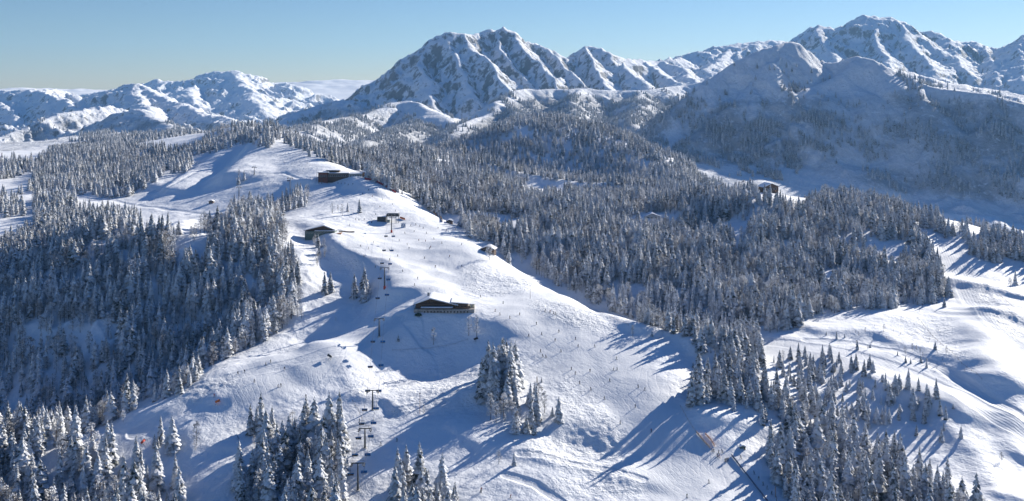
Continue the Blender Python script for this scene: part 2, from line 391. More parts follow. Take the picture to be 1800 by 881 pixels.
# ------------------------------------------------------------------ materials helpers
def newmat(name):
    m = bpy.data.materials.new(name); m.use_nodes = True
    nt = m.node_tree; nt.nodes.clear()
    out = nt.nodes.new('ShaderNodeOutputMaterial'); b = nt.nodes.new('ShaderNodeBsdfPrincipled')
    nt.links.new(b.outputs[0], out.inputs[0])
    return m, nt, b
def N(nt, t, **kw):
    n = nt.nodes.new(t)
    for k_, v in kw.items(): setattr(n, k_, v)
    return n
def mathn(nt, op, a, b=None, clamp=False):
    n = N(nt, 'ShaderNodeMath', operation=op); n.use_clamp = clamp
    for i, v in enumerate((a, b)):
        if v is None: continue
        if hasattr(v, 'links') or hasattr(v, 'is_linked'): nt.links.new(v, n.inputs[i])
        else: n.inputs[i].default_value = v
    return n.outputs[0]
def noise(nt, vec, scale, detail=3, rough=0.5, dim='3D'):
    n = N(nt, 'ShaderNodeTexNoise'); n.noise_dimensions = dim
    n.inputs['Scale'].default_value = scale; n.inputs['Detail'].default_value = detail; n.inputs['Roughness'].default_value = rough
    if vec is not None: nt.links.new(vec, n.inputs['Vector'])
    return n.outputs[0]
def ramp(nt, fac, stops):
    r = N(nt, 'ShaderNodeValToRGB'); e = r.color_ramp.elements
    while len(e) < len(stops): e.new(0.5)
    for i, (p, c) in enumerate(stops):
        e[i].position = p; e[i].color = tuple(c) + (1,) if len(c) == 3 else c
    nt.links.new(fac, r.inputs[0]); return r.outputs[0]
def mix(nt, fac, a, b):
    n = N(nt, 'ShaderNodeMix'); n.data_type = 'RGBA'
    for k_, v in ((0, fac), (6, a), (7, b)):
        if hasattr(v, 'is_linked'): nt.links.new(v, n.inputs[k_])
        else: n.inputs[k_].default_value = v if k_ == 0 else tuple(v) + (1,)
    return n.outputs[2]

SNOW = (0.83, 0.84, 0.86)

# ground cover masks (regions of the ground, found from where the photograph shows them)
MOGUL = [[(985,660),(1040,690),(1090,760),(1125,830),(1130,850),(1080,845),(1010,830),(930,800),(915,790),(990,760),(1000,740),(985,700)],
 [(600,690),(680,655),(780,640),(850,640),(870,670),(800,690),(720,700),(640,700)],[(700,700),(830,690),(850,720),(760,735),(690,730)],
 [(800,470),(900,470),(940,500),(900,520),(830,520)],[(930,530),(1010,530),(1100,570),(1090,590),(1000,575)],[(480,262),(520,260),(560,300),(545,310),(510,300)],
 [(850,560),(900,600),(920,640),(900,680),(870,640)],[(560,440),(640,450),(650,480),(600,470)],[(440,290),(500,330),(480,350),(440,320)],
 [(950,840),(1120,850),(1125,881),(1000,881)],[(230,640),(400,640),(420,680),(350,700),(300,700)]]
GROOM = [[(860,520),(960,510),(1060,570),(1130,620),(1190,700),(1210,760),(1290,800),(1360,881),(1130,881),(1110,800),(1060,720),(980,660),(900,600),(870,560)],
 [(600,430),(660,400),(790,395),(850,440),(830,500),(760,520),(690,500),(640,470)],
 [(1340,600),(1480,600),(1600,640),(1700,690),(1800,740),(1800,780),(1700,730),(1600,680),(1500,640),(1340,640)],
 [(1640,430),(1690,420),(1740,540),(1790,600),(1740,660),(1690,600),(1660,500)],
 [(400,650),(560,600),(640,580),(700,560),(700,600),(600,650),(480,700),(400,720)]]
ROUGH = [[(500,470),(560,470),(640,560),(560,600),(520,600)],[(0,560),(300,560),(300,700),(0,780)],[(850,690),(990,740),(960,790),(850,780)],
 [(1400,600),(1600,560),(1700,620),(1720,660),(1600,640),(1480,620)],[(1680,740),(1800,800),(1800,881),(1700,881)]]
MOGUL += [[(1690,480),(1800,500),(1900,560),(1900,640),(1790,600),(1740,560)],[(1560,560),(1660,560),(1700,640),(1620,600)]]
mog = blur(poly_weight(MOGUL), 60); grm = blur(poly_weight(GROOM), 25)
mog = np.clip(mog * (0.55 + 1.0 * np.clip(fbm(GX, GY, 30, 3, 500) + 0.3, 0, 1)), 0, 1)
MW = (fbm(GX, GY, 5.0, 2, 700) * 0.42) * (mog + 0.0)
GZ = GZ + MW * (GD < 1300)
smooth = np.clip(1 - grm, 0.0, 1)
GZ = GZ + smooth * (GD < 1500) * fbm(GX, GY, 9.0, 2, 720) * 0.16
GPY = HY - F * GZ / GD

# prepared tracks: lines through photograph pixels and their width in metres
TRACKS = [(9, [(1335,602),(1400,606),(1480,618),(1560,640),(1640,672),(1720,712),(1800,760),(1860,800)]), (5, [(1420,598),(1500,604),(1570,616),(1640,640),(1720,690),(1800,735)]),
 (14, [(1625,400),(1660,425),(1680,470),(1720,530),(1770,580),(1830,640)]), (4, [(140,348),(200,352),(290,368),(400,378),(480,384)]),
 (6, [(700,560),(660,585),(600,615),(500,640),(400,665),(320,715),(240,760)]), (3, [(915,796),(980,806),(1060,824),(1130,842)]), (3, [(890,835),(940,850),(985,881)]),
 (2.5, [(430,300),(500,304),(540,312),(560,316)]), (3, [(410,290),(350,300),(290,335),(230,362)]), (3, [(600,760),(660,742),(700,720),(780,705)])]
trk = np.zeros(GP.shape, np.float32); trd = np.zeros(GP.shape, np.float32)
for wdt, pts in TRACKS:
    P = [at(min(2120, a), b) for a, b in pts]
    for a, b in zip(P[:-1], P[1:]):
        i0 = max(0, np.searchsorted(Ds, min(a.y, b.y) - 3 * wdt) - 1); i1 = np.searchsorted(Ds, max(a.y, b.y) + 3 * wdt) + 1
        X_, Y_ = GX[i0:i1], GY[i0:i1]; dx, dy = b.x - a.x, b.y - a.y
        t = np.clip(((X_ - a.x) * dx + (Y_ - a.y) * dy) / (dx * dx + dy * dy), 0, 1)
        ex, ey = X_ - a.x - t * dx, Y_ - a.y - t * dy; d = np.hypot(ex, ey)
        w_ = 1 / (1 + np.exp((d - wdt) / (wdt * 0.12)))
        k = w_ > trk[i0:i1]; trk[i0:i1][k] = w_[k]; trd[i0:i1][k] = (d * np.sign(ex * dy - ey * dx))[k]
GZ = GZ - trk * 0.5 * (GD < 2000) + (np.exp(-((trk - 0.5) / 0.25) ** 2) * 0.35)
grm = np.maximum(grm, trk)
GPY = HY - F * GZ / GD

def grid_mesh(name, r0, r1, attrs):
    nr = r1 - r0
    X, Y, Z = GX[r0:r1], GY[r0:r1], GZ[r0:r1]
    co = np.stack([X, Y, Z], -1).reshape(-1, 3).astype(np.float32)
    i = np.arange(nr - 1)[:, None] * NC + np.arange(NC - 1)[None]
    q = np.stack([i, i + 1, i + 1 + NC, i + NC], -1).reshape(-1).astype(np.int32)
    nf = len(q) // 4
    me = bpy.data.meshes.new(name)
    me.vertices.add(len(co)); me.vertices.foreach_set('co', co.ravel())
    me.loops.add(len(q)); me.loops.foreach_set('vertex_index', q)
    me.polygons.add(nf); me.polygons.foreach_set('loop_start', np.arange(0, nf * 4, 4, dtype=np.int32))
    me.polygons.foreach_set('use_smooth', np.ones(nf, bool))
    for an, arr in attrs.items():
        at_ = me.attributes.new(an, 'FLOAT', 'POINT'); at_.data.foreach_set('value', arr[r0:r1].astype(np.float32).ravel())
    me.update(calc_edges=True)
    o = bpy.data.objects.new(name, me); COL.objects.link(o); o['kind'] = 'structure'
    return o

def snow_ground_mat():
    m, nt, b = newmat('snow_ground')
    geo = N(nt, 'ShaderNodeNewGeometry'); P = geo.outputs['Position']
    am = N(nt, 'ShaderNodeAttribute', attribute_name='mogul'); ag = N(nt, 'ShaderNodeAttribute', attribute_name='groom'); 
    n1 = noise(nt, P, 0.012, 4); n2 = noise(nt, P, 0.12, 4, 0.6); n3 = noise(nt, P, 0.45, 4, 0.65)
    col = mix(nt, n1, (0.80, 0.815, 0.84), (0.88, 0.885, 0.89))
    # packed, slightly greyer snow on the groomed runs with long ski streaks
    mp = N(nt, 'ShaderNodeMapping'); mp.inputs['Rotation'].default_value = (0, 0, 0.28); mp.inputs['Scale'].default_value = (0.5, 0.035, 0.035)
    nt.links.new(P, mp.inputs[0]); st = noise(nt, mp.outputs[0], 1.0, 5, 0.65)
    gcol = mix(nt, st, (0.70, 0.715, 0.74), (0.84, 0.85, 0.865))
    col = mix(nt, ag.outputs['Fac'], col, gcol)
    nt.links.new(col, b.inputs['Base Color'])
    b.inputs['Roughness'].default_value = 0.7
    b.inputs['Specular IOR Level'].default_value = 0.15
    # relief of drifts and tracks
    h = mathn(nt, 'MULTIPLY', n2, mathn(nt, 'SUBTRACT', 1.5, mathn(nt, 'MULTIPLY', ag.outputs['Fac'], 1.1)))
    h = mathn(nt, 'ADD', h, mathn(nt, 'MULTIPLY', n3, mathn(nt, 'ADD', mathn(nt, 'MULTIPLY', am.outputs['Fac'], 1.9), 0.26)))
    h = mathn(nt, 'ADD', h, mathn(nt, 'MULTIPLY', noise(nt, P, 1.6, 3, 0.7), 0.10))
    h = mathn(nt, 'ADD', h, mathn(nt, 'MULTIPLY', st, mathn(nt, 'MULTIPLY', ag.outputs['Fac'], 0.12)))
    tk = N(nt, 'ShaderNodeAttribute', attribute_name='track'); ta = N(nt, 'ShaderNodeAttribute', attribute_name='across')
    ln = mathn(nt, 'SINE', mathn(nt, 'ADD', mathn(nt, 'MULTIPLY', ta.outputs['Fac'], 2.6), mathn(nt, 'MULTIPLY', n1, 9.0)))
    h = mathn(nt, 'ADD', h, mathn(nt, 'MULTIPLY', ln, mathn(nt, 'MULTIPLY', tk.outputs['Fac'], 0.045)))
    # skis have cut long curving lines across the open snow
    for sc_, rot, amp, sd in ((0.05, 0.3, 0.06, 3.0), (0.09, -0.5, 0.06, 11.0)):
        wm = N(nt, 'ShaderNodeMapping'); wm.inputs['Rotation'].default_value = (0, 0, rot); wm.inputs['Location'].default_value = (sd, sd, 0); nt.links.new(P, wm.inputs[0])
        wv = N(nt, 'ShaderNodeTexWave'); wv.inputs['Scale'].default_value = sc_; wv.inputs['Distortion'].default_value = 14; wv.inputs['Detail'].default_value = 3; wv.inputs['Detail Scale'].default_value = 0.35
        nt.links.new(wm.outputs[0], wv.inputs[0])
        line = ramp(nt, wv.outputs['Fac'], [(0.0, (1, 1, 1)), (0.10, (0, 0, 0))])
        gate = ramp(nt, noise(nt, wm.outputs[0], 0.018, 3), [(0.45, (0, 0, 0)), (0.6, (1, 1, 1))])
        h = mathn(nt, 'SUBTRACT', h, mathn(nt, 'MULTIPLY', mathn(nt, 'MULTIPLY', line, gate), amp))
    bp = N(nt, 'ShaderNodeBump'); bp.inputs['Strength'].default_value = 0.85; bp.inputs['Distance'].default_value = 1.0
    nt.links.new(h, bp.inputs['Height']); nt.links.new(bp.outputs[0], b.inputs['Normal'])
    return m

def mountain_mat():
    m, nt, b = newmat('snowy_rock')
    geo = N(nt, 'ShaderNodeNewGeometry'); P = geo.outputs['Position']
    sep = N(nt, 'ShaderNodeSeparateXYZ'); nt.links.new(geo.outputs['Normal'], sep.inputs[0])
    tx = N(nt, 'ShaderNodeMapping'); tx.inputs['Scale'].default_value = (1, 1, 0.3); nt.links.new(P, tx.inputs[0])
    n1 = noise(nt, tx.outputs[0], 0.022, 8, 0.7); n2 = noise(nt, P, 0.06, 6, 0.7); ar = N(nt, 'ShaderNodeAttribute', attribute_name='rocky')
    # bare rock where it is steep, snow elsewhere
    s = mathn(nt, 'ADD', sep.outputs['Z'], mathn(nt, 'MULTIPLY', mathn(nt, 'SUBTRACT', n1, 0.5), 1.0))
    s = mathn(nt, 'ADD', s, mathn(nt, 'MULTIPLY', mathn(nt, 'SUBTRACT', n2, 0.5), 0.5))
    rock = ramp(nt, s, [(0.62, (1, 1, 1)), (0.76, (0, 0, 0))])
    rock = mathn(nt, 'MULTIPLY', rock, ar.outputs['Fac'])
    rcol = mix(nt, n2, (0.07, 0.075, 0.085), (0.26, 0.25, 0.25))
    ta = N(nt, 'ShaderNodeAttribute', attribute_name='wooded')
    scol = mix(nt, n1, (0.78, 0.79, 0.82), (0.87, 0.88, 0.89))
    c = mix(nt, rock, scol, rcol)
    # frosted scrub on the lower slopes
    sp = noise(nt, P, 0.055, 6, 0.75)
    f = ramp(nt, mathn(nt, 'ADD', sp, mathn(nt, 'MULTIPLY', ta.outputs['Fac'], 0.22)), [(0.56, (0, 0, 0)), (0.68, (1, 1, 1))])
    big = ramp(nt, noise(nt, P, 0.0035, 5, 0.6), [(0.40, (0, 0, 0)), (0.62, (1, 1, 1))])
    f = mathn(nt, 'MULTIPLY', f, mathn(nt, 'MULTIPLY', ta.outputs['Fac'], mathn(nt, 'ADD', mathn(nt, 'MULTIPLY', big, 0.55), 0.14)), True)
    c = mix(nt, f, c, (0.12, 0.125, 0.13))
    nt.links.new(c, b.inputs['Base Color']); b.inputs['Roughness'].default_value = 0.8; b.inputs['Specular IOR Level'].default_value = 0.1
    bp = N(nt, 'ShaderNodeBump'); bp.inputs['Strength'].default_value = 1.0; bp.inputs['Distance'].default_value = 14
    nt.links.new(mathn(nt, 'ADD', n1, mathn(nt, 'MULTIPLY', n2, 0.35)), bp.inputs['Height']); nt.links.new(bp.outputs[0], b.inputs['Normal'])
    return m

WOOD = [[(500,240),(560,190),(640,190),(700,200),(760,215),(800,235),(860,205),(880,190),(930,165),(1230,165),(1200,200),(1150,260),(1100,260),(1000,230),(900,235),(800,255),(640,270)],
        [(1150,290),(1200,240),(1260,180),(1340,170),(1480,170),(1600,160),(1800,180),(2130,220),(2130,400),(1500,330),(1400,290)],
        [(0,243),(80,215),(150,195),(300,215),(400,215),(440,225),(300,250),(150,240),(0,270)]]
wood = blur(poly_weight(WOOD), 10)
ground = grid_mesh('snow_ground', 0, NN, {'mogul': mog, 'groom': grm, 'track': trk, 'across': trd})
ground.data.materials.append(snow_ground_mat())
mountains = grid_mesh('mountains', NN - 1, NR, {'wooded': wood, 'rocky': np.clip((GD - 3900) / 1500, 0.12, 1)})
mountains.data.materials.append(mountain_mat())
# ------------------------------------------------------------------ trees
def frost_mat(name, dark, frost, lo, hi, tint):
    m, nt, b = newmat(name)
    geo = N(nt, 'ShaderNodeNewGeometry'); tc = N(nt, 'ShaderNodeTexCoord'); oi = N(nt, 'ShaderNodeObjectInfo')
    at_ = N(nt, 'ShaderNodeAttribute', attribute_name='frost')
    n1 = noise(nt, geo.outputs['Position'], 0.9, 3, 0.7)
    f = mathn(nt, 'ADD', at_.outputs['Fac'], mathn(nt, 'MULTIPLY', mathn(nt, 'SUBTRACT', n1, 0.5), 0.9))
    n0 = noise(nt, geo.outputs['Position'], 0.02, 2, 0.5)
    f = mathn(nt, 'ADD', f, mathn(nt, 'MULTIPLY', mathn(nt, 'SUBTRACT', oi.outputs['Random'], 0.5), 0.30))
    f = mathn(nt, 'ADD', f, mathn(nt, 'MULTIPLY', mathn(nt, 'SUBTRACT', n0, 0.5), 0.7))
    w = ramp(nt, f, [(lo, (0, 0, 0)), (hi, (1, 1, 1))])
    dk = mix(nt, oi.outputs['Random'], dark, tint)
    nt.links.new(mix(nt, w, dk, frost), b.inputs['Base Color'])
    b.inputs['Roughness'].default_value = 0.85; b.inputs['Specular IOR Level'].default_value = 0.1
    return m
M_SPRUCE = frost_mat('frosted_needles', (0.035, 0.045, 0.040), (0.74, 0.75, 0.77), 0.0, 0.66, (0.060, 0.055, 0.045))
M_LARCH = frost_mat('rime_twigs', (0.13, 0.105, 0.085), (0.80, 0.80, 0.81), -0.05, 0.5, (0.10, 0.095, 0.09))
M_BARK, nt_, b_ = newmat('bark'); b_.inputs['Base Color'].default_value = (0.07, 0.055, 0.045, 1); b_.inputs['Roughness'].default_value = 0.9

def mesh_from(name, vs, fs, mat, attr=None, smooth=False):
    me = bpy.data.meshes.new(name); me.from_pydata(vs, [], fs)
    me.materials.append(mat)
    if attr is not None:
        a_ = me.attributes.new('frost', 'FLOAT', 'POINT'); a_.data.foreach_set('value', attr)
    if smooth: me.polygons.foreach_set('use_smooth', [True] * len(fs))
    me.update(); return me

def trunk_mesh(name, h, r, rng, limbs=0, spread=0.0):
    vs, fs = [], []
    def tube(p0, p1, r0, r1, n=6):
        b0 = len(vs); d = (p1 - p0).normalized(); u = d.orthogonal().normalized(); v = d.cross(u)
        for p, rr in ((p0, r0), (p1, r1)):
            for k in range(n):
                a = 2 * math.pi * k / n; vs.append(tuple(p + (u * math.cos(a) + v * math.sin(a)) * rr))
        for k in range(n):
            fs.append((b0 + k, b0 + (k + 1) % n, b0 + n + (k + 1) % n, b0 + n + k))
        fs.append(tuple(b0 + n + k for k in range(n)))
    tube(Vector((0, 0, -0.08 * h)), Vector((0, 0, h * 0.5)), r, r * 0.6)
    tube(Vector((0, 0, h * 0.5)), Vector((0, 0, h * 0.96)), r * 0.6, r * 0.12)
    for i in range(limbs):
        z = h * rng.uniform(0.25, 0.7); a = rng.uniform(0, 6.28); L = spread * rng.uniform(0.5, 0.9)
        tube(Vector((0, 0, z)), Vector((math.cos(a) * L, math.sin(a) * L, z + L * 0.7)), r * 0.35, r * 0.08, 4)
    return mesh_from(name, vs, fs, M_BARK)

def spruce_crown(name, seed, h=1.0, R=0.17, tiers=21, skew=0.0):
    """unit-height conical crown of drooping sprays"""
    rng = random.Random(seed); vs, fs, fr = [], [], []
    z0 = rng.uniform(0.03, 0.08)
    for t in range(tiers):
        k = t / (tiers - 1)
        z = z0 + (1 - z0) * (k ** 0.92) * 0.985
        prof = (1 - k) ** 0.80 * (0.9 + 0.2 * rng.random())
        if k < 0.12: prof *= 0.75 + k * 2
        rad = R * prof + 0.006
        nb = max(4, int(10 - 5 * k))
        off = rng.random() * 6.28
        for b in range(nb):
            if rng.random() < 0.07 and k < 0.9: continue
            a = off + 2 * math.pi * b / nb + rng.uniform(-0.25, 0.25)
            L = rad * rng.uniform(0.62, 1.2); wd = L * rng.uniform(0.34, 0.5) + 0.004
            dz = -L * rng.uniform(0.30, 0.75); zz = z + rng.uniform(-0.012, 0.012)
            ca, sa = math.cos(a), math.sin(a)
            g = min(1, max(0, rng.gauss(0.5, 0.22)))
            def P(u, v, w): return (ca * u - sa * v + skew * zz * zz, sa * u + ca * v, zz + w)
            b0 = len(vs)
            vs.extend([P(0.0, 0, 0.012), P(L * 0.45, 0, dz * 0.25 + 0.010), P(L * 0.55, wd, dz * 0.6 - 0.014), P(L * 0.55, -wd, dz * 0.6 - 0.014), P(L, 0, dz),
                       P(L * 0.9, wd * 0.62, dz * 0.95 - 0.012), P(L * 0.9, -wd * 0.62, dz * 0.95 - 0.012)])
            fr.extend([g - 0.12, g + 0.08, g - 0.05, g - 0.05, g + 0.12, g, g])
            fs.extend([(b0, b0 + 1, b0 + 2), (b0, b0 + 3, b0 + 1), (b0 + 1, b0 + 4, b0 + 5, b0 + 2), (b0 + 1, b0 + 3, b0 + 6, b0 + 4)])
            # hanging twigs under the spray
            b1 = len(vs); q = rng.uniform(0.55, 0.9)
            vs.extend([P(L * q, wd * 0.7, dz * q), P(L * q * 0.8, -wd * 0.7, dz * q * 0.7), P(L * q * 0.86, 0, dz * q - 0.035)])
            fr.extend([g - 0.2, g - 0.2, g - 0.3]); fs.append((b1, b1 + 1, b1 + 2))
    b0 = len(vs); vs.extend([(0.006, 0, 0.95), (-0.003, 0.005, 0.95), (-0.003, -0.005, 0.95), (skew, 0, 1.02)]); fr.extend([0.6] * 4)
    fs.extend([(b0, b0 + 1, b0 + 3), (b0 + 1, b0 + 2, b0 + 3), (b0 + 2, b0, b0 + 3)])
    return mesh_from(name, vs, fs, M_SPRUCE, fr)

def larch_crown(name, seed, R=0.24, n=620, peak=0.45):
    """unit-height open rounded crown of rime-covered twig clumps"""
    rng = random.Random(seed); vs, fs, fr = [], [], []
    lobes = []
    for i in range(15):
        z = 0.22 + 0.70 * (i + 0.5) / 15; k = (z - 0.2) / 0.8
        w = R * (math.sin(math.pi * min(1, (k * 0.9 + 0.12)) ** 0.8)) ** 0.8 * 0.75
        a = i * 2.4 + rng.uniform(-0.4, 0.4)
        lobes.append((math.cos(a) * w * 0.7, math.sin(a) * w * 0.7, z, R * rng.uniform(0.28, 0.46) * (1.15 - k * 0.65), rng.gauss(0.5, 0.2)))
    for i in range(n):
        lx, ly, lz, lr, g0 = lobes[rng.randrange(len(lobes))]
        d = Vector((rng.gauss(0, 1), rng.gauss(0, 1), rng.gauss(0, 1))).normalized() * lr * rng.uniform(0.3, 1.12) ** 0.6
        c = Vector((lx, ly, lz)) + Vector((d.x, d.y, d.z * 0.95))
        if c.z > 0.99 or c.z < 0.12: continue
        u = Vector((rng.gauss(0, 1), rng.gauss(0, 1), rng.gauss(0, 0.7))).normalized(); v = u.orthogonal().normalized()
        s = rng.uniform(0.010, 0.030); s2 = s * rng.uniform(0.25, 0.6)
        g = min(1, max(0, g0 + rng.gauss(0, 0.2)))
        b0 = len(vs)
        for p in (c - u * s, c + v * s2, c + u * s, c - v * s2): vs.append(tuple(p))
        fr.extend([g] * 4); fs.append((b0, b0 + 1, b0 + 2, b0 + 3))
    return mesh_from(name, vs, fs, M_LARCH, fr)

SPR = [(spruce_crown('crown', 11 + i, R=r, tiers=t, skew=sk), trunk_mesh('trunk', 1.0, 0.014, random.Random(i)))
       for i, (r, t, sk) in enumerate([(0.215, 23, 0), (0.18, 24, 0.02), (0.25, 21, -0.015), (0.20, 22, 0), (0.28, 20, 0.0), (0.165, 24, -0.02)])]
LAR = [(larch_crown('crown', 51 + i, R=r, n=n), trunk_mesh('trunk', 1.0, 0.014, random.Random(40 + i), 9, 0.17))
       for i, (r, n) in enumerate([(0.25, 760), (0.21, 640), (0.29, 860), (0.23, 700)])]

# where the woods stand: (name, polygon of tree feet in photograph pixels, spacing m, height lo, hi, share of larch, cover 0..1, nearest, farthest)
WOODS = [
 ('bottom left wood', [(-260,960),(-260,745),(0,760),(50,748),(110,775),(170,800),(230,815),(262,850),(300,850),(330,838),(322,881),(320,960)], 6.2, 17, 25, 0.30, 0.80, 0, 700),
 ('pine stand', [(258,782),(300,776),(364,784),(364,794),(300,794),(262,797)], 5.2, 15, 21, 0.1, 0.9, 0, 700),
 ('frosted row', [(180,742),(215,736),(222,744),(190,752)], 7, 8, 12, 0.9, 0.8, 0, 700),
 ('spur trees', [(262,700),(300,683),(345,655),(352,668),(310,695),(268,708)], 5.5, 11, 18, 0.5, 0.8, 0, 700),
 ('dark clump', [(434,755),(460,748),(488,755),(488,766),(460,768),(434,766)], 4.6, 15, 22, 0.1, 1, 0, 700),
 ('centre wood', [(418,960),(418,840),(450,805),(478,785),(520,778),(560,775),(600,775),(604,820),(600,890),(590,960)], 5.4, 18, 26, 0.25, 0.85, 0, 700),
 ('wood beside the piste', [(690,960),(686,835),(712,832),(740,850),(770,862),(800,885),(822,925),(800,960)], 5.8, 17, 25, 0.2, 0.85, 0, 700),
 ('tall knoll trees', [(868,650),(905,655),(908,690),(880,705),(850,705),(846,690)], 5.0, 19, 26, 0.1, 0.9, 0, 700),
 ('knoll wood', [(850,712),(880,700),(920,702),(985,735),(995,752),(960,765),(905,765),(862,745)], 6.0, 12, 19, 0.55, 0.8, 0, 700),
 ('pair of spruces', [(870,812),(900,815),(922,820),(918,828),(870,828)], 6.0, 15, 22, 0.3, 0.8, 0, 700),
 ('trees by the pylon', [(625,512),(650,505),(654,530),(632,536),(618,528)], 5.5, 14, 20, 0.4, 0.75, 0, 1000),
 ('trees on the bank', [(568,500),(588,498),(590,528),(570,530)], 6.0, 14, 20, 0.3, 0.6, 0, 1000),
 ('trees below the lower chalet', [(548,430),(572,428),(574,470),(556,470)], 6.0, 9, 14, 0.6, 0.6, 0, 1100),
 ('left slope wood', [(-300,470),(0,440),(40,420),(80,400),(130,395),(170,402),(230,425),(330,405),(400,398),(440,385),(486,385),(498,400),(505,430),(520,470),(528,520),(528,555),(490,585),(440,612),(380,640),(330,665),(270,700),(215,735),(150,760),(60,750),(-50,720),(-300,700)], 4.8, 13, 23, 0.42, 0.98, 0, 1300),
 ('far left wood', [(-300,345),(-200,330),(40,345),(60,325),(50,295),(90,268),(130,262),(200,258),(300,262),(338,262),(338,290),(325,305),(290,305),(262,330),(232,345),(200,350),(150,345),(110,335),(70,340)], 7.0, 13, 19, 0.15, 0.9, 1250, 2600),
 ('left meadow wood', [(-300,270),(0,285),(60,285),(45,310),(0,318),(-300,330)], 9, 14, 20, 0.15, 0.85, 1250, 2700),
 ('lower left wood', [(56,352),(100,345),(128,348),(138,375),(200,382),(240,395),(262,410),(230,430),(150,420),(60,400),(60,375)], 7.5, 15, 22, 0.2, 0.9, 0, 1400),
 ('small left wood', [(-300,350),(0,355),(38,352),(40,380),(0,385),(-300,395)], 8, 14, 20, 0.15, 0.85, 0, 1500),
 ('summit wood', [(335,262),(360,240),(395,228),(430,230),(470,235),(482,240),(478,262),(455,265),(440,252),(400,262),(350,275)], 9, 12, 18, 0.2, 0.8, 1300, 2600),
 ('summit fringe', [(400,222),(470,222),(560,250),(620,285),(640,300),(600,300),(560,285),(520,262),(470,238)], 9, 12, 18, 0.2, 0.7, 1400, 2600),
 ('clump at the junction', [(396,392),(400,362),(440,358),(484,364),(488,385),(440,392)], 7, 13, 19, 0.5, 0.8, 0, 1500),
 ('grove by the bowl', [(484,378),(490,355),(525,340),(545,345),(540,362),(500,380)], 7, 12, 18, 0.4, 0.7, 0, 1500),
 ('grove on the mound', [(405,312),(432,308),(435,325),(412,330)], 8, 10, 16, 0.3, 0.7, 0, 1700),
 ('row above the lower chalet', [(562,372),(640,368),(640,378),(566,382)], 8.5, 12, 18, 0.6, 0.6, 0, 1300),
 ('crest wood', [(570,285),(620,290),(650,318),(700,340),(745,362),(786,392),(800,402),(826,418),(852,432),(880,446),(892,462),(905,470),(938,480),(985,505),(1040,532),(1100,560),(1160,580),(1215,598),(1225,615),(1262,640),(1290,655),(1330,660),(1342,640),(1338,600),(1360,588),(1400,575),(1420,560),(1480,548),(1555,545),(1600,538),(1640,535),(1672,520),(1662,490),(1640,455),(1618,420),(1600,390),(1560,370),(1510,350),(1470,342),(1440,352),(1405,362),(1340,352),(1240,345),(1150,350),(1060,345),(960,345),(880,330),(780,300),(700,262),(640,262)], 5.0, 13, 21, 0.34, 0.97, 0, 1950),
 ('hut skyline wood', [(1180,335),(1330,335),(1332,350),(1250,360),(1180,350)], 8, 12, 17, 0.4, 0.8, 0, 1400),
 ('right skyline wood', [(1500,352),(1600,375),(1660,398),(1700,405),(1800,428),(2130,430),(2130,470),(1800,462),(1740,462),(1708,450),(1700,425),(1650,410),(1600,392)], 6.2, 15, 21, 0.15, 1.1, 0, 1400),
 ('roadside wood', [(1202,700),(1245,680),(1262,640),(1330,650),(1352,690),(1400,730),(1450,750),(1520,780),(1570,800),(1620,850),(1700,900),(1760,960),(1400,960),(1380,881),(1350,830),(1345,765),(1330,722),(1262,712),(1215,715)], 6.0, 15, 23, 0.10, 0.92, 0, 760),
 ('young plantation', [(1352,640),(1410,620),(1500,618),(1540,650),(1620,680),(1700,720),(1700,735),(1640,745),(1590,760),(1540,755),(1440,735),(1380,700)], 5.6, 6, 11.5, 0.02, 0.62, 0, 800),
 ('edge saplings', [(1205,640),(1250,605),(1290,630),(1270,660),(1215,660)], 6.5, 5, 9, 0.1, 0.5, 0, 800),
 ('knee-high saplings on the gully bank', [(1520,760),(1590,765),(1660,745),(1700,735),(1690,800),(1600,800)], 12, 5, 9, 0.02, 0.25, 0, 800),
 ('gully shrubs', [(1440,590),(1540,570),(1640,600),(1700,640),(1720,665),(1640,650),(1520,620)], 7, 2.5, 6.5, 0.6, 0.5, 0, 1000),
 ('dome wood', [(640,262),(700,248),(780,240),(830,222),(880,205),(940,192),(1010,200),(1080,222),(1150,250),(1240,290),(1275,325),(1180,345),(960,345),(880,332),(780,300),(700,285)], 7.4, 13, 19, 0.2, 0.86, 1400, 2700),
]
CLEAR = [  # gaps inside the woods
 [(300,435),(345,425),(350,450),(318,460)],[(240,500),(262,490),(265,515),(245,520)],[(205,445),(230,440),(228,470),(208,470)],
 [(775,378),(880,375),(905,385),(870,398),(830,395),(785,396)],[(862,398),(900,385),(965,368),(975,372),(920,400),(895,412)],
 [(900,340),(960,350),(990,345),(1060,330),(1000,318),(930,318)],[(1120,375),(1175,375),(1200,385),(1190,400),(1130,395)],
 [(1330,330),(1420,330),(1445,355),(1410,370),(1370,362),(1330,345)],[(1520,425),(1580,420),(1620,440),(1570,470),(1530,455)],
 [(1240,395),(1300,385),(1330,400),(1290,420),(1245,415)],[(1430,480),(1480,470),(1490,500),(1450,505)],[(1300,575),(1345,575),(1345,600),(1310,600)],
 [(1370,430),(1400,425),(1420,445),(1380,450)],[(70,345),(110,338),(135,345),(130,352),(80,352)],[(560,300),(640,300),(645,322),(560,325)],
 [(845,425),(872,425),(872,447),(845,447)],[(770,385),(803,383),(812,402),(775,400)]]

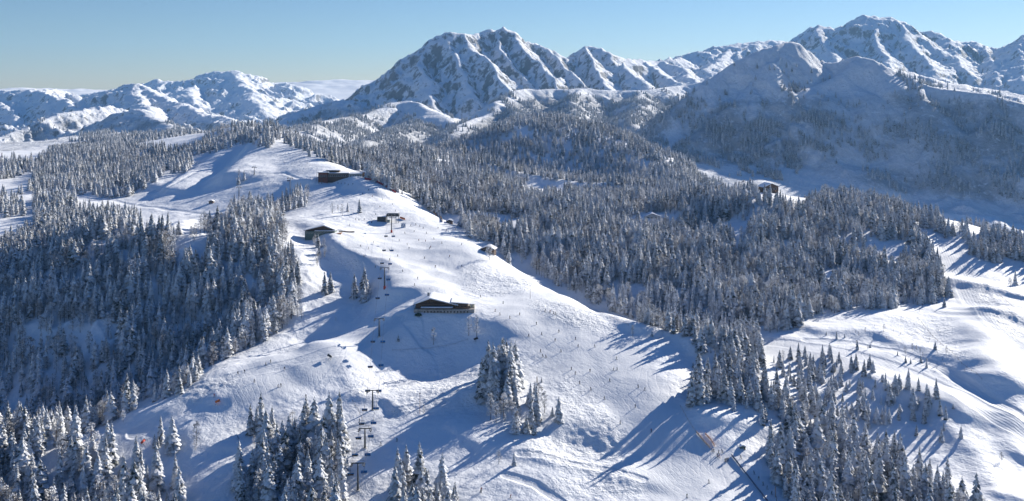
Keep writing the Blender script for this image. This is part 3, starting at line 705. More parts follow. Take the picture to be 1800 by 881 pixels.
nr_ = np.random.RandomState(7)
T = {'x': [], 'y': [], 'h': [], 'k': [], 'w': []}
for wi, (wname, poly, sp, h0, h1, lar, cover, d0, d1) in enumerate(WOODS):
    xs = [p[0] for p in poly]; ys = [p[1] for p in poly]
    # world bounds: scan the grid for cells that project into the polygon
    sel = (GD >= max(d0, 430)) & (GD <= d1) & (GP > min(xs)) & (GP < max(xs)) & (GPY > min(ys)) & (GPY < max(ys))
    if not sel.any(): continue
    X0, X1, Y0, Y1 = GX[sel].min(), GX[sel].max(), GY[sel].min(), GY[sel].max()
    gx, gy = np.meshgrid(np.arange(X0, X1 + sp, sp), np.arange(Y0, Y1 + sp, sp))
    gx = gx + nr_.uniform(-0.48, 0.48, gx.shape) * sp; gy = gy + nr_.uniform(-0.48, 0.48, gy.shape) * sp
    gx, gy = gx.ravel(), gy.ravel()
    gp = 900 + F * gx / gy
    ok = (gp > -320) & (gp < 2120) & (gy > 432) & (gy < 3500)
    gx, gy, gp = gx[ok], gy[ok], gp[ok]
    gz = heightD(gp, gy); gq = HY - F * gz / gy
    jit = nr_.uniform(-1, 1, gp.shape) * 400.0 / gy * 3
    ok = inpoly(gp + jit, gq + jit * 0.3, poly)
    for c in CLEAR: ok &= ~inpoly(gp, gq, c)
    dens = fbm(gx, gy, 42, 3, 900)
    parea = abs(sum(poly[i][0] * poly[i - 1][1] - poly[i - 1][0] * poly[i][1] for i in range(len(poly)))) / 2
    ok &= (nr_.uniform(0, 1, gp.shape) < cover * np.clip(0.95 + 1.5 * dens, 0.85 if parea < 12000 else (0.8 if d1 <= 800 and h0 > 12 else 0.3), 1.0))
    gx, gy, gz = gx[ok], gy[ok], gz[ok]
    n = len(gx)
    hh = nr_.uniform(h0, h1, n) * (0.82 + 0.3 * np.clip(fbm(gx, gy, 30, 2, 950) + 0.5, 0, 1))
    hh *= np.where(nr_.uniform(0, 1, n) < 0.28, nr_.uniform(0.35, 0.8, n), 1.08)
    lm = np.clip(lar * (1 + 1.6 * fbm(gx, gy, 60, 2, 960)), 0, 1)
    kk = (nr_.uniform(0, 1, n) < lm).astype(int)
    hh = np.where(kk == 1, hh * 0.82, hh)
    T['x'].append(gx); T['y'].append(gy); T['h'].append(hh); T['k'].append(kk); T['w'].append(np.full(n, wi))
T = {k_: np.concatenate(v) for k_, v in T.items()}
# scattered single trees the photograph shows by themselves: (px, py, height m, larch?)
SINGLE = [(762,606,13,1,'pale rime-covered tree alone in the shaded bowl below the big chalet'),(447,785,7,1,'small frosted larch alone on the snow under the dark clump'),
 (824,590,15,1,'bare thin larch on the sunny knoll east of the big chalet'),(838,592,16,1,'thin frosted larch beside the bare one on the sunny knoll'),
 (1112,592,9,1,'lone frosted tree at the piste edge before the crest wood'),(1146,592,5,0,'small dark spruce alone on the bright mound by the piste edge'),
 (1290,722,8,0,'short spruce standing in shade in front of the roadside wood'),(1632,842,9,0,'single young spruce on the open snow above the roadside wood'),
 (1760,812,6,1,'small brown bare shrub alone on the snowy gully slope'),(940,690,7,0,'little dark spruce on the snow beside the knoll wood'),
 (952,672,3.5,0,'tiny dark spruce top of the knoll by the piste'),(860,458,16,1,'frosted tree beside the dark piste hut'),(1662,418,12,0,'spruce alone at the top of the right-hand run'),
 (1785,500,14,0,'taller spruce of the pair below the right skyline wood'),(1776,506,10,1,'frosted low tree of the pair below the right skyline wood'),
 (700,600,5,0,'small dark spruce alone west of the pale tree'),(1660,540,9,0,'dark bushy spruce where the valley run meets the wood'),(745,728,6,1,'bare little larch on the shaded moguls'),
 (530,560,9,1,'frosted bush on the shaded bank above the spur'),(590,565,4,1,'brown shrub low on the shaded bank'),(1480,520,14,1,'pale larch in a gap of the hill wood')]
print('trees', len(T['x']), 'larch', int(T['k'].sum()))

tp = 900 + F * T['x'] / T['y']; tz = heightD(tp, T['y']); tq = HY - F * tz / T['y']
def rm_at(px, D):
    c = np.clip(((px - colpx[0]) / (colpx[1] - colpx[0])).astype(int), 0, NC - 1); r = np.clip(np.searchsorted(Ds, D) - 2, 0, NR - 1)
    return np.minimum.accumulate(HY - F * GZ / GD, axis=0)[r, c]
vis = tq < rm_at(tp, T['y']) + 4
hpx = T['h'] * F / T['y']
inframe = (tp > -12) & (tp < 1812) & (tq - hpx < 872) & vis
# how much of each tree nearer ones leave in view: sort front to back and keep a coverage of crowns
occ = np.zeros((900, 1860), np.uint8); order = np.argsort(T['y']); seen = np.zeros(len(tp))
for i in order:
    if not inframe[i] or T['y'][i] > 1250: continue
    hw = hpx[i] * (0.15 if T['k'][i] == 0 else 0.22)
    tot = see = 0
    for s in (0.9, 0.7, 0.5, 0.3, 0.1):
        yy_ = int(tq[i] - hpx[i] * s); w_ = max(1, int(hw * (1 - s) * 1.1 + 1)); x0_ = int(tp[i]) - w_ + 20; x1_ = int(tp[i]) + w_ + 21
        if 0 <= yy_ < 881:
            seg = occ[yy_, max(0, x0_):max(0, min(1860, x1_))]
            tot += x1_ - x0_; see += int((seg == 0).sum())
            
    seen[i] = see * hpx[i] * 0.2
    for s in np.arange(0.02, 1.0, 0.5 / max(1, hpx[i] * 0.5)):
        yy_ = int(tq[i] - hpx[i] * s)
        if 0 <= yy_ < 881:
            w_ = int(hw * (1 - s) + 0.5); occ[yy_, max(0, int(tp[i]) - w_ + 20):max(0, min(1860, int(tp[i]) + w_ + 21))] = 1
solo = np.zeros(len(tp), bool)
for kind_, cap in ((0, 292), (1, 230)):
    c_ = np.nonzero((T['k'] == kind_) & inframe & (seen > 0))[0]
    c_ = c_[np.argsort(-seen[c_])][:cap]; solo[c_] = True

def slope_ok(i): return True
ORD = ['first','second','third','fourth','fifth','sixth','seventh','eighth','ninth','tenth','eleventh','twelfth','thirteenth','fourteenth','fifteenth','sixteenth','seventeenth','eighteenth','nineteenth','twentieth']
def ordw(n):
    if n < 20: return ORD[n]
    n += 1; t = n % 10 if n % 100 not in (11, 12, 13) else 0
    return str(n) + {1: 'st', 2: 'nd', 3: 'rd'}.get(t, 'th')
WHERE = {'bottom left wood': 'wood below the dark valley', 'pine stand': 'the stand on the lit spur', 'frosted row': 'pale pair at the spur foot',
 'spur trees': 'frosted row along the spur', 'dark clump': 'dark clump above the centre wood', 'centre wood': 'wood beside the lowest pylon',
 'wood beside the piste': 'grove between pylons and piste', 'tall knoll trees': 'tall group on the knoll', 'knoll wood': 'frosted wood under the knoll',
 'pair of spruces': 'small group below the knoll', 'trees by the pylon': 'group at the red-footed pylon', 'trees on the bank': 'pair on the shaded bank',
 'trees below the lower chalet': 'fringe under the green-fronted chalet', 'left slope wood': 'dark valley wood', 'crest wood': 'wood along the piste crest',
 'roadside wood': 'wood at the piste foot', 'young plantation': 'plantation above the valley track', 'edge saplings': 'saplings on the crest edge',
 'gully shrubs': 'shrubs of the rough bank', 'knee-high saplings on the gully bank': 'thin saplings under the plantation'}
made = {}
def add_tree(kind_, x, y, h, label, group, rz, var):
    cm, tm = (SPR if kind_ == 0 else LAR)[var]
    root = bpy.data.objects.new('spruce_tree' if kind_ == 0 else 'larch_tree', None); COL.objects.link(root)
    root.location = (x, y, hz(x, y) - 0.02 * h); root.scale = (h, h, h); root.rotation_euler = (0, 0, rz)
    root.empty_display_size = 0.3
    root['label'] = label; root['category'] = 'tree'
    if group: root['group'] = group
    ps = []
    for nme, me in (('crown', cm), ('trunk', tm)):
        o = bpy.data.objects.new(nme, me); o.parent = root; COL.objects.link(o); ps.append(o)
    made.setdefault((kind_, var), ps)
    return root
rr = random.Random(5)
# groups of singles per wood, split in depth bands so that each ordinal is easy to follow
for wi, w in enumerate(WOODS):
    for kind_ in (0, 1):
        ids = np.nonzero(solo & (T['w'] == wi) & (T['k'] == kind_))[0]
        if not len(ids): continue
        place = WHERE.get(w[0], 'the ' + w[0])
        ids = ids[np.argsort(-tq[ids])]
        nb = max(1, int(round(len(ids) / 12.0)))
        bands = np.array_split(ids, nb)
        for bi, bd_ in enumerate(bands):
            bd_ = bd_[np.argsort(tp[bd_])]
            rank = {int(i): r for r, i in enumerate(bd_)}
            for i in bd_:
                r = rank[int(i)]
                h = T['h'][i]
                look = ('snow-dusted spruce' if kind_ == 0 else 'rime-white larch')
                size = 'tall ' if h > (20 if kind_ == 0 else 16) else ('short ' if h < 11 else '')
                side = ordw(r) if r <= len(bd_) / 2 else None
                if len(bd_) == 1: pos = 'alone'
                elif side: pos = side + ' from left'
                else: pos = (ordw(len(bd_) - 1 - r) if len(bd_) - 1 - r else 'first') + ' from right'
                row = '' if nb == 1 else ('front row, ' if bi == 0 else ordw(bi) + ' row, ' if bi < nb - 1 else 'top row, ')
                lab = f'{size}{look}, {pos}, {row}{place}'
                add_tree(kind_, float(T['x'][i]), float(T['y'][i]), float(h), lab, ('snow-dusted spruces' if kind_ == 0 else 'rime-white larches') + ' in ' + place, rr.uniform(0, 6.28), rr.randrange(len(SPR) if kind_ == 0 else len(LAR)))
for px_, py_, h_, k_, lab in SINGLE:
    p = at(px_, py_)
    add_tree(k_, p.x, p.y, h_, lab, None, rr.uniform(0, 6.28), rr.randrange(4))

def forest(name, kind_, ids, label, xs=None):
    x, y, h = xs if xs is not None else (T['x'][ids], T['y'][ids], T['h'][ids])
    z = heightD(900 + F * x / y, y)
    n = len(x)
    me = bpy.data.meshes.new(name); me.vertices.add(n)
    me.vertices.foreach_set('co', np.stack([x, y, z - 0.02 * h], -1).astype(np.float32).ravel())
    rs = np.random.RandomState(n)
    for an, arr in (('size', h), ('turn', rs.uniform(0, 6.28, n)), ('fat', rs.uniform(0.85, 1.2, n))):
        a_ = me.attributes.new(an, 'FLOAT', 'POINT'); a_.data.foreach_set('value', arr.astype(np.float32))
    a_ = me.attributes.new('which', 'INT', 'POINT'); a_.data.foreach_set('value', rs.randint(0, 12, n).astype(np.int32))
    o = bpy.data.objects.new(name, me); COL.objects.link(o)
    o['kind'] = 'stuff'; o['label'] = label; o['category'] = 'forest'
    ng = bpy.data.node_groups.new(name, 'GeometryNodeTree')
    ng.interface.new_socket('Geometry', in_out='INPUT', socket_type='NodeSocketGeometry')
    ng.interface.new_socket('Geometry', in_out='OUTPUT', socket_type='NodeSocketGeometry')
    gi = ng.nodes.new('NodeGroupInput'); go = ng.nodes.new('NodeGroupOutput')
    join = ng.nodes.new('GeometryNodeJoinGeometry')
    for var in range(len(SPR) if kind_ == 0 else len(LAR)):
        pj = ng.nodes.new('GeometryNodeJoinGeometry')
        for ob in made[(kind_, var)]:
            oi = ng.nodes.new('GeometryNodeObjectInfo'); oi.inputs['Object'].default_value = ob; oi.transform_space = 'ORIGINAL'
            ng.links.new(oi.outputs['Geometry'], pj.inputs[0])
        g2 = ng.nodes.new('GeometryNodeGeometryToInstance'); ng.links.new(pj.outputs[0], g2.inputs[0]); ng.links.new(g2.outputs[0], join.inputs[0])
    ip = ng.nodes.new('GeometryNodeInstanceOnPoints'); ip.inputs['Pick Instance'].default_value = True
    def attr(nm, ty):
        a = ng.nodes.new('GeometryNodeInputNamedAttribute'); a.data_type = ty; a.inputs['Name'].default_value = nm; return a.outputs[0]
    ng.links.new(gi.outputs[0], ip.inputs['Points']); ng.links.new(join.outputs[0], ip.inputs['Instance'])
    ng.links.new(attr('which', 'INT'), ip.inputs['Instance Index'])
    cx = ng.nodes.new('ShaderNodeCombineXYZ'); ng.links.new(attr('turn', 'FLOAT'), cx.inputs[2]); ng.links.new(cx.outputs[0], ip.inputs['Rotation'])
    sz = attr('size', 'FLOAT'); mu = ng.nodes.new('ShaderNodeMath'); mu.operation = 'MULTIPLY'; ng.links.new(sz, mu.inputs[0]); ng.links.new(attr('fat', 'FLOAT'), mu.inputs[1])
    cs = ng.nodes.new('ShaderNodeCombineXYZ'); ng.links.new(mu.outputs[0], cs.inputs[0]); ng.links.new(mu.outputs[0], cs.inputs[1]); ng.links.new(sz, cs.inputs[2])
    ng.links.new(cs.outputs[0], ip.inputs['Scale']); ng.links.new(ip.outputs[0], go.inputs[0])
    md = o.modifiers.new('scatter', 'NODES'); md.node_group = ng
    return o
rest = ~solo
forest('spruce_forest', 0, np.nonzero(rest & (T['k'] == 0))[0], 'snow-dusted spruce forest covering the hills either side of the ski ridge')
forest('larch_forest', 1, np.nonzero(rest & (T['k'] == 1))[0], 'paler rime-covered larches scattered through the spruce forest')
# woods on the mountainsides, too far to count
FARW = [([(1340,300),(1300,300),(1200,300),(1150,292),(1180,270),(1250,262),(1330,232),(1365,200),(1400,182),(1440,178),(1475,200),(1480,235),(1440,268),(1400,285)], 6.0, 0.9, 2300, 4300),
 ([(1170,290),(1200,250),(1230,215),(1262,190),(1290,180),(1300,200),(1260,240),(1220,280)], 7.5, 0.6, 2300, 4300),
 ([(1480,260),(1500,210),(1600,190),(1700,180),(1800,200),(2130,230),(2130,400),(1800,350),(1620,330),(1520,310)], 8, 0.5, 2100, 4300),
 ([(1590,140),(1640,155),(1700,165),(1800,185),(1800,200),(1700,185),(1600,165)], 9, 0.45, 2300, 4300),
 ([(860,200),(900,170),(1000,170),(1200,165),(1210,180),(1160,250),(1100,260),(1000,225),(900,225)], 8, 0.55, 2300, 5200),
 ([(660,262),(700,240),(760,225),(830,215),(860,220),(800,245),(740,262)], 7.5, 0.85, 2300, 5200),
 ([(460,262),(500,232),(560,210),(640,200),(720,205),(770,225),(690,270),(600,290),(520,280)], 8, 0.6, 2300, 6000),
 ([(100,238),(180,225),(280,232),(400,225),(440,228),(400,240),(330,255),(200,258)], 8, 0.6, 2300, 5200),
 ([(0,235),(60,222),(110,205),(150,200),(100,230),(40,243)], 10, 0.4, 2600, 6500)]
FARW += [([(1230,150),(1300,115),(1380,110),(1500,140),(1620,170),(1800,210),(2130,240),(2130,400),(1700,350),(1500,300),(1200,300),(1150,270)], 11, 0.16, 2300, 4300)]
fx2, fy2, fh2 = [], [], []
for poly, sp, cover, d0, d1 in FARW:
    xs = [p[0] for p in poly]; ys = [p[1] for p in poly]
    sel = (GD >= d0) & (GD <= d1) & (GP > min(xs)) & (GP < max(xs)) & (GPY > min(ys)) & (GPY < max(ys)) & (GPY <= runmin + 4)
    if not sel.any(): continue
    X0, X1, Y0, Y1 = GX[sel].min(), GX[sel].max(), GY[sel].min(), GY[sel].max()
    gx, gy = np.meshgrid(np.arange(X0, X1 + sp, sp), np.arange(Y0, Y1 + sp, sp))
    gx = (gx + nr_.uniform(-0.5, 0.5, gx.shape) * sp).ravel(); gy = (gy + nr_.uniform(-0.5, 0.5, gy.shape) * sp).ravel()
    gp = 900 + F * gx / gy; gq = HY - F * heightD(gp, gy) / gy
    wob = fbm(gx, gy, 160, 4, 1234, 0.65)
    ok = inpoly(gp + wob * 45, gq + wob * 28, poly) & (gq < rm_at(gp, gy) + 5) & (nr_.uniform(0, 1, gp.shape) < cover * np.clip(0.5 + 1.6 * fbm(gx, gy, 110, 4, 990, 0.65), 0, 1))
    fx2.append(gx[ok]); fy2.append(gy[ok]); fh2.append(nr_.uniform(13, 21, ok.sum()))
fx2, fy2, fh2 = map(np.concatenate, (fx2, fy2, fh2)); print('far trees', len(fx2))
forest('mountain_forest', 0, None, 'dark spruce woods on the shaded mountainsides beyond the ski ridge', (fx2, fy2, fh2))
# ------------------------------------------------------------------ object helpers
def flat(name, col, rough=0.7, var=0.0, scale=1.5):
    m, nt, b = newmat(name)
    b.inputs['Roughness'].default_value = rough; b.inputs['Specular IOR Level'].default_value = 0.25
    if var:
        tc = N(nt, 'ShaderNodeTexCoord'); n = noise(nt, tc.outputs['Object'], scale, 4, 0.6)
        lo = tuple(c * (1 - var) for c in col); hi = tuple(min(1, c * (1 + var)) for c in col)
        nt.links.new(mix(nt, n, lo, hi), b.inputs['Base Color'])
    else: b.inputs['Base Color'].default_value = tuple(col) + (1,)
    return m
def board_mat(name, col, w=0.25, vertical=True):
    m, nt, b = newmat(name); b.inputs['Roughness'].default_value = 0.8
    tc = N(nt, 'ShaderNodeTexCoord'); sp = N(nt, 'ShaderNodeSeparateXYZ'); nt.links.new(tc.outputs['Object'], sp.inputs[0])
    u = mathn(nt, 'ADD', sp.outputs[0], sp.outputs[1]) if vertical else sp.outputs[2]
    fr = mathn(nt, 'FRACT', mathn(nt, 'DIVIDE', u, w)); gap = mathn(nt, 'LESS_THAN', fr, 0.12)
    n = noise(nt, tc.outputs['Object'], 2.0, 4)
    c = mix(nt, n, tuple(k_ * 0.7 for k_ in col), tuple(k_ * 1.3 for k_ in col))
    nt.links.new(mix(nt, gap, c, tuple(k_ * 0.3 for k_ in col)), b.inputs['Base Color']); return m
def stone_mat(name, c0, c1, scale=0.9):
    m, nt, b = newmat(name); b.inputs['Roughness'].default_value = 0.9
    tc = N(nt, 'ShaderNodeTexCoord'); v = N(nt, 'ShaderNodeTexVoronoi'); v.inputs['Scale'].default_value = scale
    nt.links.new(tc.outputs['Object'], v.inputs[0]); nt.links.new(mix(nt, v.outputs['Color'], c0, c1), b.inputs['Base Color']); return m
M_WOOD = board_mat('dark_larch_boards', (0.085, 0.05, 0.035)); M_REDWOOD = board_mat('red_brown_boards', (0.19, 0.062, 0.042), 0.3)
M_STONE = stone_mat('grey_stone', (0.20, 0.19, 0.18), (0.40, 0.38, 0.36)); M_PLASTER = flat('pale_plaster', (0.55, 0.53, 0.50), 0.85, 0.12)
M_GREEN = flat('green_grey_paint', (0.10, 0.15, 0.13), 0.7, 0.2); M_GLASS = flat('window_glass', (0.02, 0.025, 0.03), 0.12)
M_ROOFSNOW = flat('roof_snow', (0.84, 0.85, 0.87), 0.8, 0.03, 0.4); M_STEEL = flat('galvanised_steel', (0.16, 0.17, 0.18), 0.5, 0.15)
M_DARKSTEEL = flat('dark_steel', (0.045, 0.05, 0.055), 0.5, 0.2); M_RED = flat('red_padding', (0.42, 0.06, 0.04), 0.7, 0.15)
M_BLUE = flat('blue_bubble', (0.02, 0.12, 0.30), 0.15); M_BLACK = flat('black_vinyl', (0.02, 0.02, 0.024), 0.5); M_ORANGE = flat('orange_paint', (0.62, 0.17, 0.05), 0.6, 0.1)
M_ROPE = flat('steel_rope', (0.10, 0.10, 0.11), 0.5); M_POST = flat('weathered_posts', (0.16, 0.11, 0.075), 0.85, 0.2); M_WHITE = flat('white_paint', (0.78, 0.78, 0.78), 0.6)
M_TAN = flat('tan_timber', (0.36, 0.20, 0.11), 0.8, 0.2); M_LOGO = flat('blue_logo_ink', (0.02, 0.10, 0.28), 0.6); M_YEL = flat('yellow_canvas', (0.62, 0.55, 0.22), 0.8)
M_NETB = flat('dark_blue_netting', (0.10, 0.13, 0.20), 0.8); M_NETO = flat('orange_netting', (0.72, 0.50, 0.36), 0.8, 0.1); M_NETR = flat('dark_red_netting', (0.30, 0.05, 0.06), 0.8)

class MB:
    def __init__(s): s.v, s.f = [], []
    def box(s, x0, x1, y0, y1, z0, z1):
        b = len(s.v); s.v += [(x, y, z) for z in (z0, z1) for y in (y0, y1) for x in (x0, x1)]
        s.f += [tuple(b + i for i in q) for q in ((0, 2, 3, 1), (4, 5, 7, 6), (0, 1, 5, 4), (2, 6, 7, 3), (0, 4, 6, 2), (1, 3, 7, 5))]; return s
    def prism(s, prof, y0, y1):
        """profile in x,z pushed from y0 to y1"""
        b = len(s.v); n = len(prof); s.v += [(x, y0, z) for x, z in prof] + [(x, y1, z) for x, z in prof]
        s.f.append(tuple(b + i for i in range(n))); s.f.append(tuple(b + n + i for i in reversed(range(n))))
        s.f += [(b + i, b + n + i, b + n + (i + 1) % n, b + (i + 1) % n) for i in range(n)]; return s
    def tube(s, pts, r0, r1=None, n=8):
        r1 = r0 if r1 is None else r1; pts = [Vector(p) for p in pts]; b = len(s.v); m_ = len(pts)
        for i, p in enumerate(pts):
            d = (pts[min(i + 1, m_ - 1)] - pts[max(i - 1, 0)]).normalized(); u = d.cross(Vector((0.3, 0.2, 1.0)) if abs(d.z) < 0.9 else Vector((1, 0, 0))).normalized(); w = d.cross(u)
            r = r0 + (r1 - r0) * i / max(1, m_ - 1)
            for k in range(n):
                a = 2 * math.pi * k / n; s.v.append(tuple(p + (u * math.cos(a) + w * math.sin(a)) * r))
        for i in range(m_ - 1):
            for k in range(n):
                s.f.append((b + i * n + k, b + i * n + (k + 1) % n, b + (i + 1) * n + (k + 1) % n, b + (i + 1) * n + k))
        s.f.append(tuple(b + k for k in reversed(range(n)))); s.f.append(tuple(b + (m_ - 1) * n + k for k in range(n))); return s
    def build(s, name, mat, parent=None, bevel=0.0, smooth=False):
        me = bpy.data.meshes.new(name); me.from_pydata(s.v, [], s.f); me.materials.append(mat)
        if smooth: me.polygons.foreach_set('use_smooth', [True] * len(s.f))
        me.update(); o = bpy.data.objects.new(name, me); COL.objects.link(o)
        if parent is not None: o.parent = parent
        if bevel:
            md = o.modifiers.new('edge', 'BEVEL'); md.width = bevel; md.segments = 2; md.limit_method = 'ANGLE'
        return o
def thing(name, label, cat, loc, rz=0.0, group=None, s=1.0):
    o = bpy.data.objects.new(name, None); COL.objects.link(o); o.location = loc; o.rotation_euler = (0, 0, rz); o.scale = (s, s, s)
    o['label'] = label; o['category'] = cat
    if group: o['group'] = group
    return o
def tag(o, label, cat, group=None):
    o['label'] = label; o['category'] = cat
    if group: o['group'] = group
    return o
def copy_tree(o, parent=None):
    c = o.copy(); COL.objects.link(c); c.parent = parent
    for ch in list(o.children): copy_tree(ch, c)
    return c
def windows(root, xs, y, z0, z1, w, frame=M_WHITE, name='window', depth=0.12):
    for x in xs:
        f = MB()
        t = 0.10
        for q in ((x, x + w, z0, z0 + t), (x, x + w, z1 - t, z1), (x, x + t, z0 + t, z1 - t), (x + w - t, x + w, z0 + t, z1 - t)):
            f.box(q[0], q[1], y - depth, y - 0.004, q[2], q[3])
        o = f.build(name, frame, root)
        MB().box(x + t, x + w - t, y - 0.05, y - 0.006, z0 + t, z1 - t).build('pane', M_GLASS, o)
def gable(root, x0, x1, xa, y0, y1, ze0, ze1, za, over=1.0, th=0.3, snow=0.55, over_y=1.2):
    """two-slope roof, ridge running away from the viewer, with its snow"""
    s0 = (za - ze0) / (xa - x0); s1 = (za - ze1) / (x1 - xa)
    L = (x0 - over, ze0 - s0 * over); R_ = (x1 + over, ze1 - s1 * over); A = (xa, za)
    roof = MB().prism([L, (L[0], L[1] + th), (A[0], A[1] + th), (R_[0], R_[1] + th), R_, A], y0 - over_y, y1 + over_y).build('roof', M_WOOD, root)
    e = 0.003
    pr = [(L[0] - 0.1, L[1] + th + e), (L[0] + 0.1, L[1] + th + snow), (A[0] - 0.8, A[1] + th + snow + e), (A[0] + 0.8, A[1] + th + snow), (R_[0] - 0.1, R_[1] + th + snow), (R_[0] + 0.1, R_[1] + th + e), (A[0], A[1] + th + e)]
    MB().prism(pr, y0 - over_y - 0.15, y1 + over_y + 0.15).build('roof_snow', M_ROOFSNOW, roof, bevel=0.15)
    return roof
def facing(p, extra=0.0):
    """turn a building so that its front looks along the line to the viewpoint's side"""
    return math.atan2(-p.x, p.y) * -1.0 * -1.0 + extra

# ------------------------------------------------------------------ the big chalet
M_ = 0.405
p = at(780, 553); Dc = p.y; k_ = Dc / F
x_left = (725 - 900) * k_
zb = min(hz(x_left + 5, Dc), hz(x_left + 40, Dc)) - 0.6
zb = max(zb, zof(556, Dc))
lodge = thing('mountain_lodge', 'large dark-timbered lodge on grey stone base with snowy gable above the shaded bowl', 'lodge', (x_left, Dc + 1.0, zb), 0.0)
s_ = k_ * 110 / 44.5; lodge.scale = (s_, s_, s_)
MB().box(1, 44, 0.0, 17, -9, 3.6).build('stone_wall', M_STONE, lodge)
MB().prism([(2, 3.604), (30, 3.604), (30, 6.4), (12.5, 10.2), (2, 6.4)], 3.0, 20).build('upper_wall', M_WOOD, lodge)
rf = gable(lodge, 1.5, 31, 12.5, 3, 20, 6.6, 6.0, 10.5, 1.4, 0.35, 0.6, 2.0)
ch = MB().box(9.6, 11.2, 11, 12.4, 9.5, 13.2).build('chimney', M_STONE, rf); MB().box(9.4, 11.4, 10.8, 12.6, 13.203, 13.6).build('chimney_snow', M_ROOFSNOW, rf, bevel=0.1)
MB().box(4, 27, 1.6, 2.9, 6.3, 7.3).build('balcony', M_WOOD, lodge)
windows(lodge, [5 + 2.6 * i for i in range(9)], 3.0, 4.3, 5.8, 1.3, M_TAN)
windows(lodge, [9, 11.4, 13.8], 3.0, 7.5, 8.9, 1.2, M_TAN, 'gable_window')
aw = MB().box(6, 28.5, -0.9, 2.0, 4.55, 4.75).build('terrace_roof', M_WOOD, lodge); MB().box(5.9, 28.6, -1.0, 2.1, 4.755, 5.25).build('terrace_roof_snow', M_ROOFSNOW, aw, bevel=0.15)
for x in (7, 12, 17, 22, 27.5): MB().box(x, x + 0.2, -0.6, -0.4, 3.604, 4.547).build('post', M_WOOD, lodge)
windows(lodge, [8 + 2.35 * i for i in range(14)], 0.0, 1.1, 2.6, 1.1, M_STONE, 'arched_window')
MB().box(31, 39, 2.0, 16, 3.604, 7.0).build('wing_wall', M_WOOD, lodge)
wr = MB().prism([(27.2, 7.9), (40, 7.02), (40, 7.25), (27.2, 8.15)], 0.8, 17).build('wing_roof', M_WOOD, lodge); MB().prism([(27.1, 8.16), (40.1, 7.26), (40.0, 7.75), (27.2, 8.75)], 0.7, 17.1).build('wing_roof_snow', M_ROOFSNOW, wr, bevel=0.12)
windows(lodge, [32, 34.3, 36.6], 2.0, 4.4, 6.2, 1.4, M_TAN, 'wing_window')
rl = MB()
for i in range(17): rl.box(29 + i * 0.92, 29.1 + i * 0.92, 0.1, 0.2, 3.604, 4.6)
rl.box(29, 43.9, 0.08, 0.22, 4.603, 4.75); rl.build('terrace_railing', M_TAN, lodge)
MB().box(40.5, 43.8, 6, 12, 3.604, 5.9).build('bar_hut', M_PLASTER, lodge); MB().box(40.2, 44.1, 5.7, 12.3, 5.904, 6.3).build('bar_hut_snow', M_ROOFSNOW, lodge, bevel=0.12)
for j, (x, y) in enumerate(((41.0, 2.5), (38.5, -0) if False else (42.9, 4.2))):
    q = lodge.matrix_basis @ Vector((x, y, 3.6)); 
    u = thing('parasol', 'furled yellow parasol on the lodge terrace, ' + ('by the railing' if j == 0 else 'by the bar hut'), 'parasol', q)
    MB().tube([(0, 0, 0), (0, 0, 2.6)], 0.04).build('pole', M_STEEL, u); MB().tube([(0, 0, 0.9), (0, 0, 1.4), (0, 0, 2.7)], 0.32, 0.05).build('canopy', M_YEL, u)
# green bush in front of its corner
def bush(px, py, r, label, mat, dy=-2.0):
    p = at(px, py); rng = random.Random(int(px)); mb = MB()
    for i in range(260):
        d = Vector((rng.gauss(0, 1), rng.gauss(0, 1), abs(rng.gauss(0, 1)))).normalized() * r * rng.uniform(0.5, 1.0); d.z *= 0.8
        a = Vector((rng.gauss(0, 1), rng.gauss(0, 1), rng.gauss(0, 1))).normalized() * r * 0.17; c = a.orthogonal().normalized() * r * 0.10
        b0 = len(mb.v); mb.v += [tuple(d - a), tuple(d + c), tuple(d + a), tuple(d - c)]; mb.f.append((b0, b0 + 1, b0 + 2, b0 + 3))
    o = mb.build('evergreen_bush', mat); o.location = p; return tag(o, label, 'bush')
M_BUSH = flat('evergreen_leaves', (0.03, 0.075, 0.045), 0.8, 0.4, 3)
bush(735, 555, 2.6, 'dark green bush against the stone corner of the large lodge', M_BUSH)

# ------------------------------------------------------------------ the chalet with the green front
p = at(572, 411); k2 = p.y / F
cb = thing('ski_chalet', 'low chalet with green-grey front and broad snow roof beside the upper piste', 'chalet', ((534 - 900) * k2, p.y, max(zof(411.5, p.y) - 2.0, hz((534 - 900) * k2 + 24, p.y + 1) - 1.0)), 0.02)
L2 = 55 * k2
MB().box(1, L2 * 0.98, 0, 14, -6, 2.6).build('lower_wall', M_GREEN, cb)
MB().prism([(1.2, 2.604), (L2 * 0.95, 2.604), (L2 * 0.95, 3.0), (L2 * 0.62, 6.9), (1.2, 2.9)], 2.2, 13).build('upper_wall', M_WOOD, cb)
gable(cb, 1, L2 * 0.97, L2 * 0.62, 2.2, 13, 3.1, 3.4, 7.2, 1.3, 0.3, 0.7, 1.6)
windows(cb, [2 + 2.4 * i for i in range(9)], 0.0, 0.7, 1.9, 1.2)
windows(cb, [L2 * 0.5, L2 * 0.62, L2 * 0.74], 2.2, 3.4, 4.6, 1.2, M_TAN, 'gable_window')
a2 = MB().box(L2 * 0.35, L2 * 1.0, -1.4, 1.9, 2.75, 2.9).build('awning', M_WOOD, cb); MB().box(L2 * 0.34, L2 * 1.01, -1.5, 2.0, 2.905, 3.35).build('awning_snow', M_ROOFSNOW, a2, bevel=0.12)
MB().box(L2 * 0.82, L2 * 1.2, -2.5, 6, -5, 0.9).build('terrace', M_TAN, cb)

